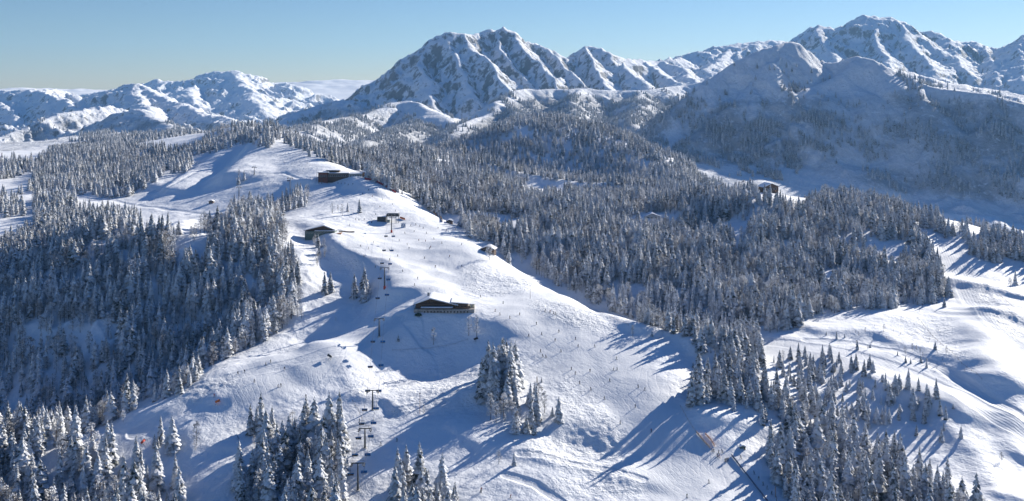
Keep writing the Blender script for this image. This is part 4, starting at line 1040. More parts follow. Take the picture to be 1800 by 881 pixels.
def fence(name, label, pts, h, mat, post_mat, gap=3.0, net=True, group=None, cat='fence', rails=2):
    P = [at(*q) for q in pts]
    t = thing(name, label, cat, P[0], 0, group)
    path = []
    for a, b in zip(P[:-1], P[1:]):
        n = max(1, int((b - a).length / gap))
        for i in range(n): path.append(a.lerp(b, i / n))
    path.append(P[-1]); path = [Vector((q.x, q.y, hz(q.x, q.y))) - P[0] for q in path]
    for q in path[:95]: MB().tube([q - Vector((0, 0, 0.3)), q + Vector((0, 0, h + 0.12))], 0.055, n=6).build('post', post_mat, t)
    mb = MB()
    if net:
        for a, b in zip(path[:-1], path[1:]):
            b0 = len(mb.v); z = Vector((0, 0, 1)); o_ = Vector((0.03, 0.02, 0))
            for q in (a, b): 
                for zz in (0.12, h): 
                    mb.v.append(tuple(q + z * zz)); mb.v.append(tuple(q + z * zz + o_))
            mb.f += [(b0, b0 + 4, b0 + 6, b0 + 2), (b0 + 1, b0 + 3, b0 + 7, b0 + 5), (b0 + 2, b0 + 6, b0 + 7, b0 + 3), (b0, b0 + 1, b0 + 5, b0 + 4)]
        mb.build('net', mat, t)
    else:
        for r in range(rails):
            mb.tube([q + Vector((0, 0, h * (0.5 + 0.45 * r))) for q in path], 0.035, n=4)
        mb.build('rail', mat, t)
    return t
fence('terrace_fence', 'brown terrace fence running right from the green-fronted chalet', [(596, 408), (610, 409), (623, 409)], 1.3, M_POST, M_POST, 2.0)
fence('snow_fence', 'long dark red snow fence along the wood edge below the top restaurant', [(641, 316), (655, 318), (668, 324), (680, 331), (696, 340)], 2.4, M_NETR, M_POST, 3.5)
fence('piste_fence', 'pale wooden fence at the crest edge above the small kiosk', [(760, 372), (768, 381), (778, 391)], 2.2, M_TAN, M_POST, 3.0)
fence('rope_fence', 'thin wooden post fence crossing the shaded bowl under the large lodge', [(690, 617), (730, 615), (770, 611), (800, 606), (822, 598)], 1.1, M_POST, M_POST, 5.0, False)
fence('safety_net', 'dark blue safety net running down the right edge of the piste foot', [(1286, 802), (1300, 820), (1320, 845), (1336, 866), (1350, 884)], 1.3, M_NETB, M_POST, 2.6)
fence('safety_net', 'orange safety net beside the queue at the piste edge', [(1224, 762), (1236, 776), (1248, 789)], 1.5, M_NETO, M_POST, 2.2)
fence('safety_net', 'pale orange net standing parallel behind the first orange net', [(1240, 765), (1250, 776), (1256, 786)], 1.5, M_NETO, M_POST, 2.2)
fence('rope_fence', 'low rope fence along the sunlit crest edge above the shaded hollow', [(1014, 526), (1060, 552), (1105, 573)], 1.0, M_POST, M_POST, 6.0, False)
fence('rope_fence', 'rope fence along the upper edge of the valley run', [(1612, 560), (1648, 600), (1690, 640), (1726, 668)], 1.2, M_POST, M_POST, 6.0, False)
fence('rope_fence', 'rope fence slanting down the right-hand run beside the shaded snow', [(1755, 515), (1775, 535), (1800, 558)], 1.2, M_POST, M_POST, 5.0, False)
fence('rope_fence', 'rope fence on the shaded snow between the roadside wood and the piste', [(1196, 716), (1208, 738), (1222, 760)], 1.2, M_TAN, M_POST, 4.0, False)
fence('rope_fence', 'rope fence curving down the shaded edge beside the third pylon', [(620, 706), (630, 722), (638, 742), (648, 752)], 1.1, M_POST, M_POST, 4.0, False)

# ------------------------------------------------------------------ lift station, top restaurant, huts
p = at(682, 391); k3 = p.y / F
st = thing('lift_station', 'dark open lift station with raised steel canopy on the upper piste', 'lift station', ((663 - 900) * k3, p.y, zof(392, p.y)))
MB().box(0, 8.5, 0, 9, -2, 6.2).build('hall', M_DARKSTEEL, st); MB().box(-0.3, 8.8, -0.3, 9.3, 6.204, 6.6).build('hall_snow', M_ROOFSNOW, st, bevel=0.1)
for x in (9.5, 14, 18.5, 21): MB().box(x, x + 0.5, 1, 1.5, -2, 6.3).build('leg', M_STEEL, st)
MB().prism([(8.8, 6.3), (21.8, 6.3), (21.4, 9.0), (20.6, 9.6), (10.4, 9.6), (9.2, 8.6)], 0.2, 8).build('canopy', M_DARKSTEEL, st, bevel=0.15); MB().box(10.3, 20.8, 0.3, 7.9, 9.605, 9.9).build('canopy_snow', M_ROOFSNOW, st, bevel=0.1)
MB().tube([(12, 0.1, 5.2), (19, 0.1, 5.2)], 0.25).build('bullwheel_beam', M_STEEL, st)
MB().box(9.2, 12.5, 0.2, 3.5, -2, 2.8).build('operator_cabin', M_GREEN, st); windows(st, [9.6, 11.0], 0.2, 1.0, 2.3, 1.1)
p = at(709, 400); sg = thing('round_logo_sign', 'white snow-backed board with dark blue ring emblem right of the lift station', 'sign', (p.x, p.y, p.z + 0.4))
MB().box(-2.4, 2.4, 0, 0.25, -0.8, 4.0).build('board', M_WHITE, sg, bevel=0.08)
def ring(r0, r1, a0, a1, n=40, y=-0.03):
    mb = MB()
    for i in range(n + 1):
        a = math.radians(a0 + (a1 - a0) * i / n)
        for r in (r0, r1):
            mb.v.append((math.cos(a) * r, y, 1.7 + math.sin(a) * r)); mb.v.append((math.cos(a) * r, y + 0.024, 1.7 + math.sin(a) * r))
    for i in range(n):
        b = i * 4; mb.f += [(b, b + 4, b + 6, b + 2), (b + 1, b + 3, b + 7, b + 5), (b, b + 1, b + 5, b + 4), (b + 2, b + 6, b + 7, b + 3)]
    return mb
e_ = ring(1.0, 1.7, -50, 230); e_.box(-0.42, 0.42, -0.03, -0.006, 0.4, 1.5); e_.build('emblem', M_LOGO, sg)
fence('crate_barrier', 'short orange barrier behind the lift station', [(703, 384), (712, 387)], 2.0, M_ORANGE, M_TAN, 2.0, cat='barrier')

p = at(590, 320); k4 = p.y / F
tr = thing('summit_restaurant', 'wide red-brown timber restaurant with stepped flat snow roofs on the ridge', 'restaurant', ((555 - 900) * k4, p.y, max(zof(321, p.y), hz((556 - 900) * k4 + 48, p.y + 2) - 1.9)))
MB().box(3, 14, 0, 15, -8, 6.0).build('left_wall', M_REDWOOD, tr); MB().box(14.02, 39, 1.5, 15, -6, 5.0).build('main_wall', M_WOOD, tr); MB().box(39.02, 56, 2.5, 14, -5, 4.2).build('right_wall', M_PLASTER, tr)
MB().box(56.02, 60, 1.0, 12, -4, 6.2).build('end_tower', M_TAN, tr)
for nm, q in (('left_roof', (2, 15.5, -1.2, 16, 6.004, 6.4)), ('main_roof', (15.55, 40, 0.4, 16, 5.004, 5.4)), ('right_roof', (40.05, 55.9, 1.6, 15, 4.204, 4.6)), ('tower_roof', (55.95, 60.6, 0.4, 12.6, 6.204, 6.5))):
    o = MB().box(*q).build(nm, M_WOOD, tr); MB().box(q[0] - 0.1, q[1] + 0.1, q[2] - 0.1, q[3] + 0.1, q[5] + 0.004, q[5] + 0.65).build('roof_snow', M_ROOFSNOW, o, bevel=0.15)
MB().box(12, 27, 6, 16, 5.0, 8.2).build('upper_storey', M_WOOD, tr); o = MB().box(11, 28, 5, 17, 8.204, 8.5).build('upper_roof', M_WOOD, tr); MB().box(10.9, 28.1, 4.9, 17.1, 8.505, 9.1).build('roof_snow', M_ROOFSNOW, o, bevel=0.15)
windows(tr, [4.0, 6.4, 8.8, 11.2], 0, 1.0, 3.4, 1.9); windows(tr, [15 + 2.6 * i for i in range(9)], 1.5, 1.2, 3.6, 2.0); windows(tr, [41 + 2.9 * i for i in range(5)], 2.5, 1.2, 2.9, 1.7)
windows(tr, [13 + 2.8 * i for i in range(5)], 6, 6.1, 7.6, 1.8, M_TAN, 'upper_window')
MB().box(57.2, 58.6, 0.86, 0.99, 0.0, 2.4).build('door', M_WOOD, tr)
for x, z1 in ((4.0, 0.0), (7.5, 0.0)): MB().box(x, x + 0.6, -3.0, -2.4, -8, 0.6).build('pier', M_DARKSTEEL, tr)
MB().box(2.5, 13.5, -3.4, -0.02, 0.6, 0.9).build('balcony', M_WOOD, tr)
MB().tube([(0.8, 2, -6), (0.8, 2, 9.5)], 0.12).build('flag_mast', M_STEEL, tr)

def hut(name, label, px, py, wpx, hm, mat, win=2, roofdir='front', dy=0.0, cat='hut', depth=0.7, rz=0.0):
    p = at(px, py); k = p.y / F; w = wpx * k
    t = thing(name, label, cat, (p.x, p.y, p.z - 0.3), rz)
    d = w * depth
    MB().box(-w / 2, w / 2, 0, d, -2.5, hm).build('wall', mat, t)
    za = hm + w * 0.2
    MB().prism([(-w / 2, hm + 0.003), (w / 2, hm + 0.003), (0, za)], 0.02, d - 0.02).build('gable', mat, t)
    gable(t, -w / 2, w / 2, 0, 0, d, hm + 0.02, hm + 0.02, za + 0.03, w * 0.08, 0.2, 0.5, w * 0.06)
    ww = w / (win * 1.7 + 1)
    windows(t, [-w / 2 + ww * (0.6 + 1.7 * i) for i in range(win)], 0, hm * 0.35, hm * 0.75, ww)
    MB().box(w * 0.28, w * 0.28 + min(1.0, w * 0.15), -0.08, -0.004, 0, min(2.1, hm * 0.8)).build('door', M_TAN, t)
    return t
hut('piste_hut', 'dark piste hut with snowy gable roof at the wood edge', 857, 444, 23, 3.6, M_WOOD, 2, rz=-0.25)
hut('kiosk', 'tiny timber kiosk with thick snow cap at the crest bend', 790, 393, 11, 2.6, M_WOOD, 1)
def crest(px, dmax):
    c = int(round((px - colpx[0]) / (colpx[1] - colpx[0]))); n = int(np.searchsorted(Ds, dmax)); r = int(np.argmin(GPY[:n, c])); return Ds[r], GPY[r, c]
cD, cR = crest(1356, 1330); _at = at
def at(px, py):
    if (px, py) == (1356, 338): return Vector(((px - 900) / F * (cD - 4), cD - 4, hz((px - 900) / F * (cD - 4), cD - 4) + 1.6))
    return _at(px, py)
h1 = hut('hill_lodge', 'two-storey timber lodge with snow roof on the wooded hill crest', 1356, 338, 28, 6.2, M_WOOD, 4, rz=0.3, cat='lodge')
hut('farm_hut', 'tiny far hut on the sunlit meadow behind the left woods', 150, 253, 14, 3.2, M_TAN, 2, rz=0.2)
hut('forest_barn', 'broad barn with white roof half sunk in the hill wood', 1147, 385, 24, 3.0, M_PLASTER, 3, depth=0.9)
hut('junction_cabin', 'small dark cabin beside the cat track on the shaded left slope', 371, 358, 8, 3.0, M_WOOD, 1)
hut('equipment_box', 'dark green equipment box behind the queue at the piste foot', 1306, 790, 9, 1.5, M_GREEN, 1)

# summit relay mast
p = at(629, 268); am = thing('relay_mast', 'slender lattice relay mast rising from the trees behind the restaurant', 'mast', (p.x, p.y, p.z)); hm = 24
for i in range(3):
    a = i * 2.094; MB().tube([(1.2 * math.cos(a), 1.2 * math.sin(a), 0), (0.3 * math.cos(a), 0.3 * math.sin(a), hm)], 0.12).build('leg', M_STEEL, am)
mb = MB()
for j in range(11):
    z0 = j * hm / 11; z1 = (j + 1) * hm / 11
    for i in range(3):
        a, b = i * 2.094, (i + 1) * 2.094; r0 = 1.2 - 0.9 * z0 / hm; r1 = 1.2 - 0.9 * z1 / hm
        mb.tube([(r0 * math.cos(a), r0 * math.sin(a), z0), (r1 * math.cos(b), r1 * math.sin(b), z1)], 0.06, n=4)
mb.build('bracing', M_STEEL, am)
MB().tube([(0, -0.5, hm * 0.8), (0, -1.2, hm * 0.8)], 0.9, 1.1, 12).build('dish', M_WHITE, am)

# ------------------------------------------------------------------ the chairlift
def pylon_proto(red):
    t = thing('lift_pylon', '', 'pylon', (0, 0, 0), 0, 'pylons of the chairlift')
    return t
def pylon(px, py, top, arm, label, red=False, group='pylons of the blue-chair lift', rz=0.0):
    p = at(px, py); h = (py - top) * p.y / F
    t = thing('lift_pylon', label, 'pylon', (p.x, p.y, p.z), rz, group)
    MB().tube([(0, 0, -2), (0, 0, h * 0.5), (0, 0, h)], 0.62, 0.32, 12).build('mast', M_DARKSTEEL, t, smooth=True)
    c = MB().box(-arm, arm, -0.28, 0.28, h, h + 0.45).build('crossarm', M_DARKSTEEL, t, bevel=0.05)
    for s in (-1, 1):
        sh = MB().box(s * arm - 0.16, s * arm + 0.16, -2.3, 2.3, h - 0.55, h - 0.25)
        sh.box(s * arm - 0.1, s * arm + 0.1, -0.2, 0.2, h - 0.25, h - 0.004)
        o = sh.build('sheave_beam', M_STEEL, t)
        for j in range(6): 
            y = -1.9 + j * 0.76; MB().tube([(s * arm - 0.3, y, h - 0.75), (s * arm + 0.3, y, h - 0.75)], 0.26, n=10).build('sheave', M_BLACK, o)
        MB().box(s * (arm - 0.75) - 0.3, s * (arm - 0.75) + 0.3, -2.4, 2.4, h - 0.35, h - 0.28).build('catwalk', M_STEEL, t)
    fr = MB(); fr.tube([(-arm, 0, h + 0.45), (-arm, 0, h + 1.5), (arm, 0, h + 1.5), (arm, 0, h + 0.45)], 0.07, n=5); fr.build('lifting_frame', M_STEEL, t)
    ld = MB()
    for s in (-0.2, 0.2): ld.tube([(s, -0.75, 0), (s, -0.45, h)], 0.03, n=4)
    for j in range(int(h / 0.5)): ld.tube([(-0.2, -0.75 + 0.3 * j * 0.5 / h, j * 0.5), (0.2, -0.75 + 0.3 * j * 0.5 / h, j * 0.5)], 0.02, n=4)
    ld.build('ladder', M_STEEL, t)
    if red: MB().tube([(0, 0, 0.0), (0, 0, 2.4)], 0.95, 0.9, 12).build('red_padding', M_RED, t)
    else: MB().box(-1.0, 1.0, -1.0, 1.0, -2.0, 0.35).build('footing', M_PLASTER, t)
    return t, Vector((p.x, p.y, p.z + h - 1.0))
AR = 3.3
PY = [pylon(629, 862, 815, AR, 'lowest and nearest lift pylon, on the shaded moguls beside the centre wood'),
      pylon(641.5, 788, 754, AR, 'second lift pylon up from the bottom, standing on lit snow'),
      pylon(655, 721, 687, AR, 'third lift pylon, at the rim of the shaded hollow'),
      pylon(666.5, 592, 561, AR, 'fourth lift pylon, in the blue shade left of the large lodge'),
      pylon(676, 508, 471, AR, 'fifth lift pylon, tall with red padded foot on the bright piste', True),
      pylon(688.3, 409, 377, AR, 'uppermost lift pylon, red-footed in front of the lift station', True)]
tops = [t for _, t in PY]
d_ = (tops[0] - tops[1]); tops = [tops[0] + d_ * 2.2] + tops + [Vector((st.location.x + 15, st.location.y + 4, st.location.z + 5.2))]
for (o, _), a, b in zip(PY, tops[:-2], tops[2:]): o.rotation_euler[2] = math.atan2(b.y - a.y, b.x - a.x) - math.pi / 2
def strand(side):
    out = []
    for i, (a, b) in enumerate(zip(tops[:-1], tops[1:])):
        n = 24; sag = (b - a).length * 0.016
        d = (tops[min(i + 1, len(tops) - 1)] - tops[i]); r = Vector((d.y, -d.x, 0)).normalized() * AR * side
        ia = tops[i - 1] if i else a - (b - a)
        ra = Vector(((b - ia).y, -(b - ia).x, 0)).normalized() * AR * side
        nb_ = tops[i + 2] if i + 2 < len(tops) else b + (b - a)
        rb = Vector(((nb_ - a).y, -(nb_ - a).x, 0)).normalized() * AR * side
        for j in range(n):
            t = j / n; out.append(a.lerp(b, t) + ra.lerp(rb, t) + Vector((0, 0, -4 * sag * t * (1 - t))))
    out.append(tops[-1] + Vector((AR * side * 0.7, 0, 0))); return out
SL, SR = strand(-1), strand(1)
rope = MB(); rope.tube(SL, 0.055, n=5); rope.tube(SR, 0.055, n=5)
rope.tube([SL[-1], SL[-1] + Vector((0.7, 1.6, 0)), SR[-1] + Vector((-0.7, 1.6, 0)), SR[-1]], 0.055, n=5)
tag(rope.build('haul_rope', M_ROPE), 'steel haul rope looping over the six lift pylons to the station', 'cable')
def chair_at(px=0):
    t = thing('lift_chair', '', 'chair', (0, 0, 0))
    MB().tube([(0, 0, 0.1), (0.0, 0, -0.3), (0.0, 0.5, -1.0), (0, 0.6, -2.0), (0, 0.3, -2.7)], 0.06, n=6).build('hanger', M_STEEL, t)
    MB().box(-1.5, 1.5, -0.55, 0.05, -3.5, -3.36).build('seat', M_BLACK, t, bevel=0.04); MB().box(-1.5, 1.5, 0.06, 0.2, -3.4, -2.7).build('backrest', M_BLACK, t, bevel=0.04)
    MB().tube([(-1.55, 0.1, -2.7), (1.55, 0.1, -2.7)], 0.05, n=6).build('frame', M_STEEL, t)
    MB().tube([(-1.3, -0.5, -3.9), (1.3, -0.5, -3.9)], 0.04, n=6).build('footrest', M_STEEL, t)
    n = 8; b = MB(); 
    for r_ in (1.0, 0.96):
        for i in range(n + 1):
            a = math.radians(10 + 125 * i / n); y = -math.cos(a) * 0.95 * r_ - 0.1; z = -3.3 + math.sin(a) * 1.15 * r_
            b.v += [(-1.6, y, z), (1.6, y, z)]
    for i in range(n):
        q = 2 * i; b.f.append((q, q + 1, q + 3, q + 2)); q += 2 * (n + 1); b.f.append((q, q + 2, q + 3, q + 1))
    for s in (0, 1):
        b.f += [(2 * i + s, 2 * i + 2 + s, 2 * (n + 1) + 2 * i + 2 + s, 2 * (n + 1) + 2 * i + s) for i in range(n)]
    b.build('bubble_hood', M_BLUE, t)
    return t
proto_chair = chair_at(); used = False
LEFTC = [835, 801.5, 771.6, 746, 721.5, 688, 646, 601.5, 525, 490, 463.6, 441, 416]; RIGHTC = [832, 800, 768, 744.4, 719, 688, 643, 601.5, 519, 492, 464.7, 441, 416]
def place_chairs(strandpts, rows, side, up):
    global used
    for i, r in enumerate(rows):
        best = min(range(len(strandpts) - 1), key=lambda j: abs(HY - F * (strandpts[j].z - 3.2) / strandpts[j].y - r) if strandpts[j].y > 430 else 1e9)
        a, b = strandpts[best], strandpts[min(best + 1, len(strandpts) - 1)]
        fa = HY - F * (a.z - 3.2) / a.y; fb = HY - F * (b.z - 3.2) / b.y
        t = 0 if fa == fb else max(-0.5, min(1.0, (fa - r) / (fa - fb)))
        c = proto_chair if not used else copy_tree(proto_chair); used = True
        c.location = a.lerp(b, t); d = b - a; c.rotation_euler[2] = math.atan2(d.y, d.x) - math.pi / 2 + (math.pi if side < 0 else 0)
        c['label'] = f'blue-hooded lift chair, {ordw(i)} from the bottom on the {"left" if side < 0 else "right"} strand of the long chairlift'
        c['group'] = 'blue-hooded chairs on the long chairlift'
place_chairs(SL, LEFTC, -1, 0); place_chairs(SR, RIGHTC, 1, 0)
# second lift on the shaded slope behind
P2 = [pylon(420, 347, 329, 2.6, 'dark pylon of the rear lift on the mound left of the bowl', False, 'pylons of the rear lift'),
      pylon(510, 357, 313, 2.8, 'tallest rear lift pylon, in the grove left of the restaurant', False, 'pylons of the rear lift'),
      pylon(447, 307, 294, 2.6, 'small far pylon of the rear lift beside the sunlit moguls', False, 'pylons of the rear lift')]
c2 = copy_tree(proto_chair); c2.location = P2[1][1] + Vector((-3.4, 6, 0.3)); c2['label'] = 'single dark lift chair hanging left of the tallest rear pylon'; c2['group'] = 'rear lift chairs'

# lamp mast, snow guns, marker poles
def mast(px, py, top, label, mat, r=0.12, kind='marker_pole', cat='pole'):
    p = at(px, py); h = (py - top) * p.y / F
    o = MB().tube([(0, 0, -0.5), (0, 0, h)], r, r * 0.7).build(kind, mat); o.location = p; return tag(o, label, cat)
p = at(738, 727); lm = thing('lamp_mast', 'thin pale lamp mast alone on the shaded moguls right of the third pylon', 'lamp mast', p); hh_ = 35 * p.y / F
MB().tube([(0, 0, -0.5), (0, 0, hh_)], 0.13, 0.08).build('pole', M_TAN, lm); MB().box(-0.5, 0.5, -0.25, 0.25, hh_, hh_ + 0.35).build('lamp_head', M_STEEL, lm)
mast(1363, 874, 855, 'red-brown marker pole near the piste foot below the roadside wood', M_TAN, 0.22)
mast(1365, 884, 872, 'lower dark marker pole beside the red-brown one', M_POST, 0.16)
mast(944, 672, 662, 'short dark post on the sunny knoll by the small spruces', M_POST, 0.3)
mast(932, 525, 505, 'thin pole at the sunlit crest edge', M_POST, 0.1)
mast(819, 534, 524, 'thin flag pole behind the right wing of the large lodge', M_POST, 0.12)
for i, (x, y) in enumerate([(1610, 520), (1622, 541), (1616, 548)]): mast(x, y, y - 8, ['upper', 'middle', 'lower'][i] + ' marker stake on the bank by the valley run', M_POST, 0.12)
def snow_gun(px, py, label, mat, rz):
    p = at(px, py); t = thing('snow_gun', label, 'snow gun', p, rz, None, 1.5)
    for a in (0.5, 2.6, 4.7): MB().tube([(0, 0, 0.7), (math.cos(a) * 0.9, math.sin(a) * 0.9, 0)], 0.05, n=6).build('leg', M_STEEL, t)
    MB().tube([(-0.8, 0, 1.2), (-0.2, 0, 1.4), (0.9, 0, 1.75)], 0.42, 0.5, 14).build('barrel', mat, t, smooth=True)
    MB().tube([(0.92, 0, 1.755), (1.05, 0, 1.8)], 0.56, 0.56, 14).build('nozzle_ring', M_STEEL, t); return t
snow_gun(382, 712, 'orange snow gun on the lit spur left of the dark clump', M_ORANGE, 0.4)
snow_gun(580, 632, 'dark snow gun on the track edge at the corner of the big shadow', M_DARKSTEEL, 2.6)
snow_gun(836, 601, 'black snow gun half buried on the knoll below the lodge terrace', M_BLACK, 0.2)
snow_gun(251, 783, 'red snow gun at the left end of the pine stand', M_RED, 1.2)

# ------------------------------------------------------------------ skiers
M_SKIN = flat('skin', (0.45, 0.27, 0.20), 0.6); M_PANT = flat('black_ski_trousers', (0.02, 0.022, 0.028), 0.8); M_HELM = flat('dark_helmet', (0.03, 0.03, 0.035), 0.3)
JACK = [('black', flat('black_jacket', (0.018, 0.02, 0.026), 0.8)), ('dark blue', flat('dark_blue_jacket', (0.02, 0.045, 0.13), 0.8)), ('red', flat('red_jacket', (0.40, 0.04, 0.035), 0.8)), ('dark green', flat('dark_green_jacket', (0.03, 0.10, 0.05), 0.8)), ('grey', flat('grey_jacket', (0.14, 0.14, 0.15), 0.8))]
def body_mesh(pose, jm, nm):
    st_ = 0.16 if pose == 'stand' else 0.30; lean = 0.10 if pose == 'stand' else 0.26
    J = {'pelvis': (0, 0, 0.92), 'waist': (0, lean * 0.4, 1.08), 'chest': (0, lean, 1.32), 'neck': (0, lean * 1.15, 1.48), 'head': (0, lean * 1.2, 1.60), 'top': (0, lean * 1.2, 1.72)}
    for s, n in ((-1, 'l'), (1, 'r')):
        J['hip' + n] = (0.11 * s, 0, 0.88); J['knee' + n] = (st_ * 0.75 * s, 0.12 if pose != 'stand' else 0.04, 0.48); J['ankle' + n] = (st_ * s, 0.0, 0.10); J['toe' + n] = (st_ * s, 0.17, 0.05)
        J['sh' + n] = (0.21 * s, lean, 1.40); J['el' + n] = (0.34 * s, lean + 0.02, 1.16); J['wr' + n] = (0.36 * s, lean + 0.26, 1.08); J['ha' + n] = (0.36 * s, lean + 0.34, 1.07)
    R_ = dict(pelvis=0.165, waist=0.15, chest=0.185, neck=0.065, head=0.105, top=0.075)
    for n in 'lr': R_.update({'hip' + n: 0.115, 'knee' + n: 0.085, 'ankle' + n: 0.075, 'toe' + n: 0.06, 'sh' + n: 0.085, 'el' + n: 0.062, 'wr' + n: 0.05, 'ha' + n: 0.045})
    names = list(J); E = [('pelvis', 'waist'), ('waist', 'chest'), ('chest', 'neck'), ('neck', 'head'), ('head', 'top')]
    for n in 'lr': E += [('pelvis', 'hip' + n), ('hip' + n, 'knee' + n), ('knee' + n, 'ankle' + n), ('ankle' + n, 'toe' + n), ('chest', 'sh' + n), ('sh' + n, 'el' + n), ('el' + n, 'wr' + n), ('wr' + n, 'ha' + n)]
    me = bpy.data.meshes.new('tmp'); me.from_pydata([J[n] for n in names], [(names.index(a), names.index(b)) for a, b in E], [])
    o = bpy.data.objects.new('tmp', me); COL.objects.link(o)
    o.modifiers.new('s', 'SKIN'); me.skin_vertices[0].data[names.index('pelvis')].use_root = True
    for i, n in enumerate(names): me.skin_vertices[0].data[i].radius = (R_[n], R_[n] * (0.8 if n in ('pelvis', 'waist', 'chest') else 1))
    sb = o.modifiers.new('u', 'SUBSURF'); sb.levels = 1; sb.render_levels = 1
    bpy.context.view_layer.update(); dg = bpy.context.evaluated_depsgraph_get()
    out = bpy.data.meshes.new_from_object(o.evaluated_get(dg)); bpy.data.objects.remove(o); out.name = nm
    out.materials.clear()
    for m in (jm, M_PANT, M_SKIN): out.materials.append(m)
    for f in out.polygons:
        z = f.center.z; f.material_index = 1 if z < 0.98 and abs(f.center.x) < 0.34 and f.center.y < 0.3 else (2 if z > 1.47 and abs(f.center.x) < 0.2 else 0)
        f.use_smooth = True
    return out
def skier_proto(pose, ji):
    jn, jm = JACK[ji]
    t = bpy.data.objects.new('person', body_mesh(pose, jm, 'person')); COL.objects.link(t)
    st_ = 0.16 if pose == 'stand' else 0.30
    y = 0.12 if pose == 'stand' else 0.31
    hm_ = MB().tube([(0, y - 0.02, 1.60), (0, y - 0.01, 1.70), (0, y, 1.78), (0, y, 1.80)], 0.135, 0.07, 10).build('helmet', M_HELM, t, smooth=True)
    for s in (-1, 1):
        MB().box(st_ * s - 0.05, st_ * s + 0.05, -0.75, 0.9, -0.005, 0.03).build('ski', M_BLACK, t)
        MB().tube([(0.36 * s, y + 0.25, 1.12), (0.46 * s, -0.15 if pose != 'stand' else 0.35, 0.02)], 0.015, n=4).build('ski_pole', M_BLACK, t)
    return t
SK = {}
ZONES = [
 ('the wide main piste', [(884.3, 534), (879, 554), (913, 554), (952, 588.7), (929, 591.7), (943, 571), (982.5, 584.3), (976, 599.5), (1012, 597.3), (986.4, 619), (1016, 610), (1045.7, 610.3), (950, 619), (954.4, 627.6), (960, 629), (1004.6, 650.5), (1011, 658), (1037, 653.5), (1018.4, 675), (1039, 686), (1071.6, 670.8), (1083.3, 632), (1078, 651.4), (1085, 650.5), (1133, 686), (1122, 681.6), (1117, 716), (1145, 759.5), (1246.4, 849.5), (1207.4, 874.6), (1090, 745), (1062, 702)]),
 ('the upper piste', [(625, 387), (631, 388), (640, 387), (614, 397), (653, 392), (656, 428), (634, 434), (648, 438), (699, 451.5), (746, 455), (734, 490.7), (716, 431), (719, 438), (757, 436), (685, 441), (811, 431), (785.6, 405.6), (801, 404), (712, 411), (736, 424), (702, 424), (763, 421), (777, 428), (750, 411), (685, 458), (729, 502.6), (755, 438), (722, 398), (731, 396), (738, 399), (744, 402), (770, 402), (640, 452), (660, 470), (708, 478), (765, 470), (790, 452), (812, 470), (728, 408), (748, 425)]),
 ('the lit spur', [(467, 642), (476, 637.5), (418, 657.7), (377, 697.5), (488.5, 681), (494, 679.5), (537.7, 698.6), (500, 650), (447, 672), (419, 772), (430, 655)]),
 ('the slope under the restaurant', [(594, 323), (600, 324), (606, 323.5), (648, 335), (655, 346), (672, 352), (668, 365), (695, 372), (660, 378), (647, 398), (500, 286), (540, 288), (612, 326), (620, 325), (637, 342), (690, 360)]),
 ('snow beside the groves', [(846, 863.3), (897, 875.4), (845, 866), (632, 742), (670, 783), (698, 776)]),
 ('the crest near the lodge', [(966.5, 549.7), (973, 552), (977, 553), (958, 548), (896, 560), (845, 523), (870, 548)]),
 ('the queue at the piste foot', [(1252, 794), (1254.5, 794.5), (1261, 803), (1263.5, 805), (1263, 797), (1269.6, 796), (1277, 811), (1279.5, 810), (1274.5, 811.5), (1326, 834), (1333.6, 843), (1341.6, 853.5), (1348, 860), (1356, 869), (1302.4, 806)])]
rk = random.Random(77); first = {}
for zone, pts in ZONES:
    pts = sorted(pts, key=lambda q: q[1])
    cnt = {}
    pick = []
    for q in pts: pick.append(rk.choices(range(5), (5, 3, 1.6, 1, 2))[0])
    tot = {j: pick.count(j) for j in set(pick)}
    for (x, y), ji in zip(pts, pick):
        pose = rk.choice(('stand', 'ride')); key = (pose, ji)
        if key not in SK: SK[key] = o = skier_proto(pose, ji)
        else: o = copy_tree(SK[key])
        p = at(x, y); o.location = (p.x, p.y, p.z + 0.03); o.scale = (1.15, 1.15, 1.15); o.rotation_euler[2] = math.pi + rk.uniform(-1.4, 1.4)
        r = cnt.get(ji, 0); cnt[ji] = r + 1
        pos = 'the only one' if tot[ji] == 1 else (ordw(r) + ' from the top')
        o['label'] = f'skier in {JACK[ji][0]} jacket, {pos}, on {zone}' if tot[ji] > 1 else f'only skier in {JACK[ji][0]} jacket on {zone}'
        o['category'] = 'person'; o['group'] = 'skiers on ' + zone
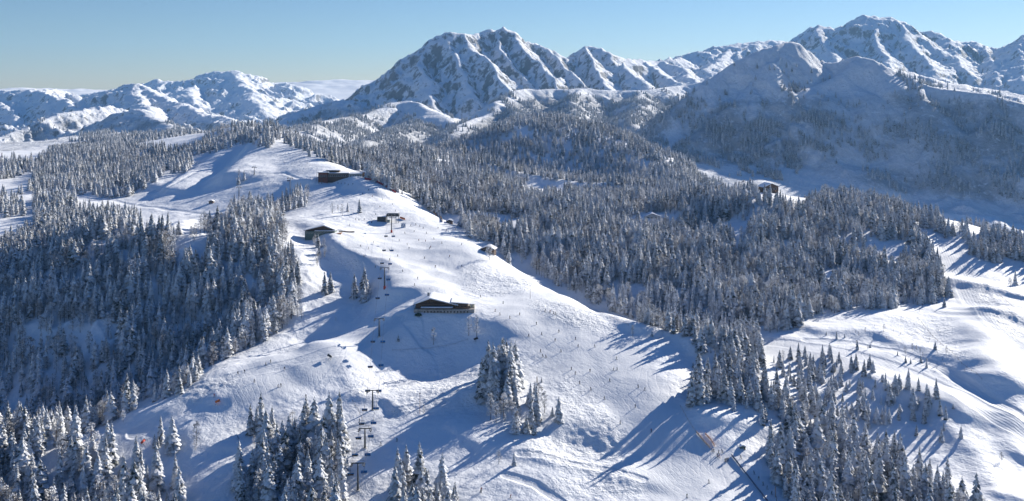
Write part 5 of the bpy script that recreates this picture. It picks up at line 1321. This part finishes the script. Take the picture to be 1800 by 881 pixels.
# ------------------------------------------------------------------ bank of cloud lying behind the far left hills
def cloud_bank():
    nx, ny = 220, 60; xs = np.linspace(-1150, 1150, nx); vs = []
    px = np.linspace(-330, 720, nx); D = np.linspace(13900, 17500, ny)
    PXg, DG = np.meshgrid(px, D); X = (PXg - 900) / F * DG
    top = np.interp(PXg, [-330, 0, 110, 240, 480, 560, 640, 720], [156, 157, 157, 160, 147, 143, 141, 143])
    z = zof(top, 17200) + fbm(X, DG, 900, 4, 881) * 26 + fbm(X, DG, 240, 3, 882) * 8
    edge = np.clip((DG - 13900) / 3200, 0, 1); z = -260 + (z + 260) * edge
    me = bpy.data.meshes.new('cloud_bank'); i = np.arange(ny - 1)[:, None] * nx + np.arange(nx - 1)[None]
    q = np.stack([i, i + 1, i + 1 + nx, i + nx], -1).reshape(-1, 4)
    me.from_pydata(np.stack([X, DG, z], -1).reshape(-1, 3).tolist(), [], q.tolist()); me.polygons.foreach_set('use_smooth', [True] * len(q)); me.update()
    o = bpy.data.objects.new('cloud_bank', me); COL.objects.link(o); o['kind'] = 'stuff'; o['label'] = 'low white cloud bank lying behind the far left mountains'; o['category'] = 'cloud'
    m = bpy.data.materials.new('cloud'); m.use_nodes = True; nt = m.node_tree; nt.nodes.clear()
    out = nt.nodes.new('ShaderNodeOutputMaterial'); d = nt.nodes.new('ShaderNodeBsdfDiffuse'); d.inputs[0].default_value = (0.97, 0.97, 0.97, 1)
    tr_ = nt.nodes.new('ShaderNodeBsdfTranslucent'); tr_.inputs[0].default_value = (0.85, 0.86, 0.88, 1); a = nt.nodes.new('ShaderNodeAddShader')
    mx = nt.nodes.new('ShaderNodeMixShader'); mx.inputs[0].default_value = 0.12
    nt.links.new(d.outputs[0], mx.inputs[1]); nt.links.new(tr_.outputs[0], mx.inputs[2]); nt.links.new(mx.outputs[0], out.inputs[0]); me.materials.append(m)
cloud_bank()
# ------------------------------------------------------------------ haze
def haze_box():
    zlo = float(GZ.min()) - 6; zhi = float(GZ.max()) + 25
    x0, x1 = float(GX.min()) - 30, float(GX.max()) + 30; y0, y1 = -60.0, float(GY.max()) + 30
    vs = [(x, y, z) for z in (zlo, zhi) for y in (y0, y1) for x in (x0, x1)]
    me = bpy.data.meshes.new('haze'); me.from_pydata(vs, [], [(0, 2, 3, 1), (4, 5, 7, 6), (0, 1, 5, 4), (2, 6, 7, 3), (0, 4, 6, 2), (1, 3, 7, 5)])
    o = bpy.data.objects.new('haze', me); COL.objects.link(o); o['kind'] = 'stuff'; o['label'] = 'thin pale blue winter haze in the mountain air'; o['category'] = 'haze'
    m = bpy.data.materials.new('haze'); m.use_nodes = True; nt = m.node_tree; nt.nodes.clear()
    out = nt.nodes.new('ShaderNodeOutputMaterial'); v = nt.nodes.new('ShaderNodeVolumePrincipled')
    v.inputs['Color'].default_value = (0.30, 0.60, 1.0, 1); v.inputs['Density'].default_value = HAZE; v.inputs['Anisotropy'].default_value = 0.2
    nt.links.new(v.outputs[0], out.inputs['Volume']); me.materials.append(m)
HAZE = 2.3e-5
haze_box()
